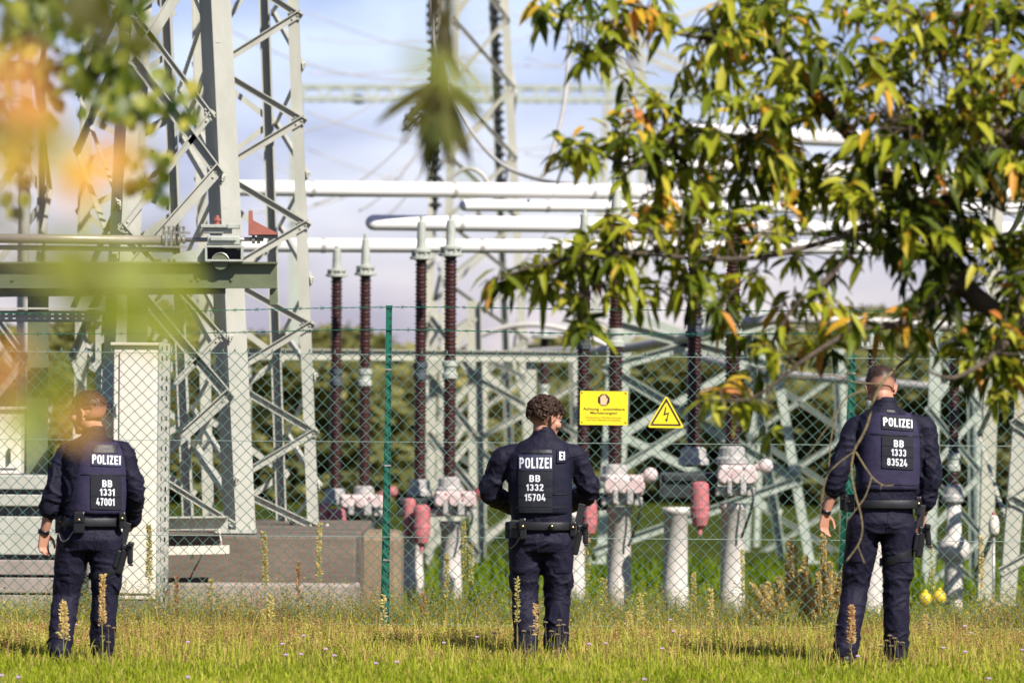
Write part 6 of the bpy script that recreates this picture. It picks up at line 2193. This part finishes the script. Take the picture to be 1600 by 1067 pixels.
        if 1380 < x < 1580 and 230 < y < 480 and g.uniform() < .6: tb_dark = True
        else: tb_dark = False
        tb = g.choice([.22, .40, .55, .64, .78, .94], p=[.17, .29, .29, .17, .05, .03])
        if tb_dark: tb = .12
        for q in range(nl):
            an = g.uniform(0, 2 * np.pi)
            rad = Vector((math.cos(an), math.sin(an) * .8, 0))
            dl = ax * g.uniform(.1, .8) + rad * g.uniform(.4, .95) + Vector((0, 0, g.uniform(-1.05, .35)))
            p = c - ax * g.uniform(0, .13) + Vector(g.normal(0, .012, 3))
            C.append(tuple(p)); Dv.append(tuple(dl)); N.append((g.normal(0, .45), -.4 + g.normal(0, .45), 1))
            L = g.uniform(.075, .172)
            Ls.append(L); Ws.append(L * g.uniform(.25, .37))
            t = tb + g.normal(0, .10)
            if g.uniform() < .05: t = g.uniform(.80, 1)
            Ti.append(float(np.clip(t, 0, 1)))
    tw.build('fine_twigs', M['bark'], root)
    V, Q, T, ti = leaf_arr(np.array(C), np.array(Dv), np.array(N), np.array(Ls), np.array(Ws), np.array(Ti), .22, .30)
    link('crown', mesh_np(V, [Q, T], ti), M['leaf_r'], root)


right_tree()


# ------------------------------------------------------------------ leaves at the left
def left_tree():
    g = np.random.default_rng(5)
    D0 = 21.0
    tx = W(-330, 500, D0)
    root = empty('poplar_tree', Vector((tx.x, D0, 0)), 'tree with small round green leaves hanging in at the top left', 'tree')
    m_ = MB(); P = spline([Vector((tx.x, D0, -.2)), Vector((tx.x + .05, D0, 1.5)), Vector((tx.x, D0, 3.0)), Vector((tx.x - .1, D0, 4.4))], 6); m_.tube(P, list(np.linspace(.13, .06, len(P))), 12); m_.build('trunk', M['bark'], root, True)
    limbs = []
    for pts, r0, r1 in (([(-330, 60, 21), (-150, -60, 21), (0, -80, 21), (150, -60, 21), (300, -70, 21), (330, -60, 21)], .03, .006), ([(150, -60, 21), (130, 20, 21), (150, 70, 21), (155, 130, 21)], .009, .003), ([(60, -75, 21), (40, 0, 21), (45, 60, 21)], .008, .003), ([(150, 70, 21), (190, 110, 21), (240, 135, 21), (300, 160, 21)], .006, .002), ([(220, -60, 21), (215, 60, 21), (225, 150, 21), (222, 250, 21), (240, 285, 21)], .007, .002), ([(-150, -60, 21), (-60, 80, 21), (0, 130, 21), (20, 200, 21)], .012, .003), ([(80, -70, 21), (95, 20, 21), (105, 90, 21)], .006, .002)):
        P = spline([W(*p) for p in pts], 6)
        m_ = MB(); m_.tube(P, list(np.linspace(r0, r1, len(P))), 7); m_.build('twig', M['bark'], root, True)
        limbs += P
    C, Dv, N, Ls, Ws, Ti = [], [], [], [], [], []
    areas = [((0, 95, -30, 60), 60), ((0, 70, 60, 115), 34), ((75, 135, -20, 110), 42), ((130, 215, 60, 180), 62), ((90, 140, 100, 140), 14), ((205, 315, 100, 195), 40), ((200, 270, 225, 302), 20), ((140, 230, -20, 60), 26), ((-60, 20, 100, 240), 30), ((10, 90, 100, 190), 24), ((0, 40, 180, 350), 24)]
    tw = MB()
    for (x0, x1, y0, y1), n in areas:
        for q in range(n):
            x, y = g.uniform(x0, x1), g.uniform(y0, y1)
            c = W(x, y, D0 + g.normal(0, .35))
            b = min(limbs, key=lambda p: (p - c).length)
            if (b - c).length < .5: tw.tube([b, b.lerp(c, .6) + Vector((0, 0, .01)), c], [.002, .0013, .001], 4, False)
            C.append(tuple(c)); an = g.uniform(0, 6.28)
            Dv.append((math.cos(an) * .5, math.sin(an) * .4, -1)); N.append((g.normal(0, .5), -1, .55 + g.normal(0, .4)))
            L = g.uniform(.042, .072); Ls.append(L); Ws.append(L * g.uniform(.8, 1.05)); Ti.append(float(np.clip(g.normal(.48, .28), 0, 1)))
    tw.build('fine_twigs', M['bark'], root)
    V, Q, T, ti = leaf_arr(np.array(C), np.array(Dv), np.array(N), np.array(Ls), np.array(Ws), np.array(Ti), .08, .05)
    link('crown', mesh_np(V, [Q, T], ti), M['leaf_l'], root)


left_tree()


def near_tree():
    """Leaves only a few metres from the lens, far out of focus."""
    g = np.random.default_rng(8)
    root = empty('sapling', Vector((-1.15, 6.2, 0)), 'very near sapling with blurred yellow and orange leaves at the left', 'tree')
    m_ = MB(); P = spline([Vector((-1.15, 6.2, -.1)), Vector((-1.13, 6.2, .9)), Vector((-1.17, 6.2, 1.8)), Vector((-1.12, 6.2, 2.7))], 6); m_.tube(P, list(np.linspace(.035, .012, len(P))), 10); m_.build('trunk', M['bark'], root, True)
    # pixel, distance, size in pixels, tint, count, spread
    L = [(35, 145, 6.6, 62, .97, 4, 34), (95, 220, 6.2, 60, .95, 3, 38), (40, 115, 7.2, 44, .95, 2, 26), (130, 250, 6.6, 60, .96, 2, 34), (75, 265, 6.6, 66, .74, 3, 36), (165, 270, 7.0, 54, .74, 3, 30), (40, 230, 7.0, 56, .6, 3, 32), (20, 310, 7.2, 50, .4, 2, 34), (215, 240, 7.6, 40, .76, 2, 22), (125, 305, 7, 46, .66, 2, 30), (60, 180, 8, 40, .6, 3, 36),
         (155, 25, 9.5, 66, .06, 4, 22), (185, 50, 9.6, 56, .07, 3, 20), (230, 62, 11.5, 40, .15, 3, 22), (15, 235, 8, 60, .25, 2, 24), (75, 20, 13, 36, .18, 3, 26), (30, 60, 14, 34, .16, 4, 26), (110, 120, 14, 30, .2, 3, 26),
         (150, 440, 6.0, 80, .42, 3, 34), (215, 455, 6.0, 84, .40, 3, 40), (270, 425, 6.4, 66, .46, 2, 32), (235, 520, 6.4, 76, .38, 3, 36), (110, 390, 6.8, 56, .46, 2, 30), (310, 485, 6.8, 50, .44, 2, 22), (60, 410, 7, 50, .42, 2, 22), (180, 500, 6.2, 70, .36, 2, 34), (170, 400, 7.2, 50, .3, 2, 30),
         (5, 595, 6.2, 66, .98, 2, 14), (60, 640, 6.0, 74, .40, 2, 24), (30, 660, 6.4, 56, .46, 2, 22), (108, 660, 6.4, 50, .90, 1, 8), (88, 628, 7, 44, .8, 1, 10), (20, 560, 6.8, 46, .92, 2, 12), (90, 595, 6.6, 48, .42, 2, 18)]
    C, Dv, N, Ls, Ws, Ti = [], [], [], [], [], []
    tw = MB()
    for (x, y, d, sz, t, n, sp) in L:
        c0 = W(x, y, d)
        a = Vector((-1.15, 6.2, c0.z + .12))
        tw.tube(spline([a, a.lerp(c0, .5) + Vector((0, 0, .06)), c0], 5), [.003] * 10 + [.0012], 5, False)
        for q in range(n):
            c = W(x + g.normal(0, sp), y + g.normal(0, sp * .7), d + g.normal(0, .12))
            s = sz * 1.18 / FPX * d
            an = g.uniform(0, 6.28)
            v = Vector((math.cos(an), g.normal(0, .2), math.sin(an)))
            tw.tube([c0, c - v * s * .5], [.001, .001], 4, False)
            C.append(tuple(c - v * s * .5)); Dv.append(tuple(v)); N.append((g.normal(0, .3), -1, .5)); Ls.append(s); Ws.append(s * .72); Ti.append(float(np.clip(t + g.normal(0, .04), 0, 1)))
    tw.build('twig', M['bark_pale'], root)
    V, Q, T, ti = leaf_arr(np.array(C), np.array(Dv), np.array(N), np.array(Ls), np.array(Ws), np.array(Ti), .12, .08)
    link('crown', mesh_np(V, [Q, T], ti), M['leaf_n'], root)

    # the hanging spray in the middle
    root = empty('hanging_branch_tree', Vector((2.4, 20.0, 0)), 'near tree with one blurred olive spray hanging down before the middle tower', 'tree')
    m_ = MB(); P = spline([Vector((2.4, 20, -.1)), Vector((2.45, 20, 1.4)), Vector((2.35, 20, 2.8)), Vector((2.3, 20, 3.4))], 6); m_.tube(P, list(np.linspace(.08, .04, len(P))), 10); m_.build('trunk', M['bark'], root, True)
    sp = spline([Vector((2.35, 20, 2.9)), W(1200, -170, 20), W(850, -190, 20), W(690, -110, 20), W(684, 0, 20), W(694, 80, 20), W(688, 150, 20), W(675, 210, 20)], 6)
    m_ = MB(); m_.tube(sp, list(np.linspace(.015, .002, len(sp))), 6); m_.build('branch', M['bark'], root, True)
    C, Dv, N, Ls, Ws, Ti = [], [], [], [], [], []
    SP = [(688 + g.normal(0, 7), 140 + g.normal(0, 14), g.normal(-.15, .75), -1, g.uniform(60, 125), g.uniform(.0, .14)) for q_ in range(20)] + [(690 + g.normal(0, 4), y_, g.normal(0, .16), -1, g.uniform(70, 105), g.uniform(0, .08)) for y_ in np.linspace(-60, 110, 10)]
    for (x, y, dx, dz, L_, t) in SP + list(((690, 60, .1, -1, 95, .06), (685, 130, -.1, -1, 90, .05), (690, 150, -.75, -.8, 80, .05), (688, 150, -.45, -1, 95, .08), (692, 155, .15, -1, 110, .10), (695, 150, .5, -1, 90, .10), (688, 160, -.15, -1, 120, .12), (678, 190, -.2, -1, 90, .05), (700, 140, .35, -1, 130, .06), (684, 20, .1, -1, 100, .04), (690, 0, .25, -1, 90, .05), (680, -30, -.1, -1, 90, .03), (690, 110, .2, -1, 80, .1), (650, 185, -.4, -.7, 50, .05))):
        c = W(x, y, 20 + g.normal(0, .1)); s = L_ / FPX * 20
        C.append(tuple(c)); Dv.append((dx, g.normal(0, .2), dz)); N.append((g.normal(0, .4), -1, .3)); Ls.append(s); Ws.append(s * .16); Ti.append(t)
    for (x, y, d, sz, t) in ((655, 95, 7.5, 75, .34), (700, 105, 7.5, 70, .36), (735, 135, 7.3, 65, .34), (690, 200, 8.5, 60, .22), (730, 280, 9, 40, .3)):
        c = W(x, y, d); s = sz / FPX * d
        C.append(tuple(c - Vector((s * .5, 0, 0)))); Dv.append((1, 0, -.15)); N.append((0, -1, .6)); Ls.append(s); Ws.append(s * .6); Ti.append(t)
        m_ = MB(); m_.tube(spline([W(690, -110, 12), W(x, y - 180, (d + 12) / 2), c], 5), .0015, 5); m_.build('twig', M['bark_pale'], root)
    V, Q, T, ti = leaf_arr(np.array(C), np.array(Dv), np.array(N), np.array(Ls), np.array(Ws), np.array(Ti), .12, .08)
    link('crown', mesh_np(V, [Q, T], ti), M['leaf_n'], root)


near_tree()
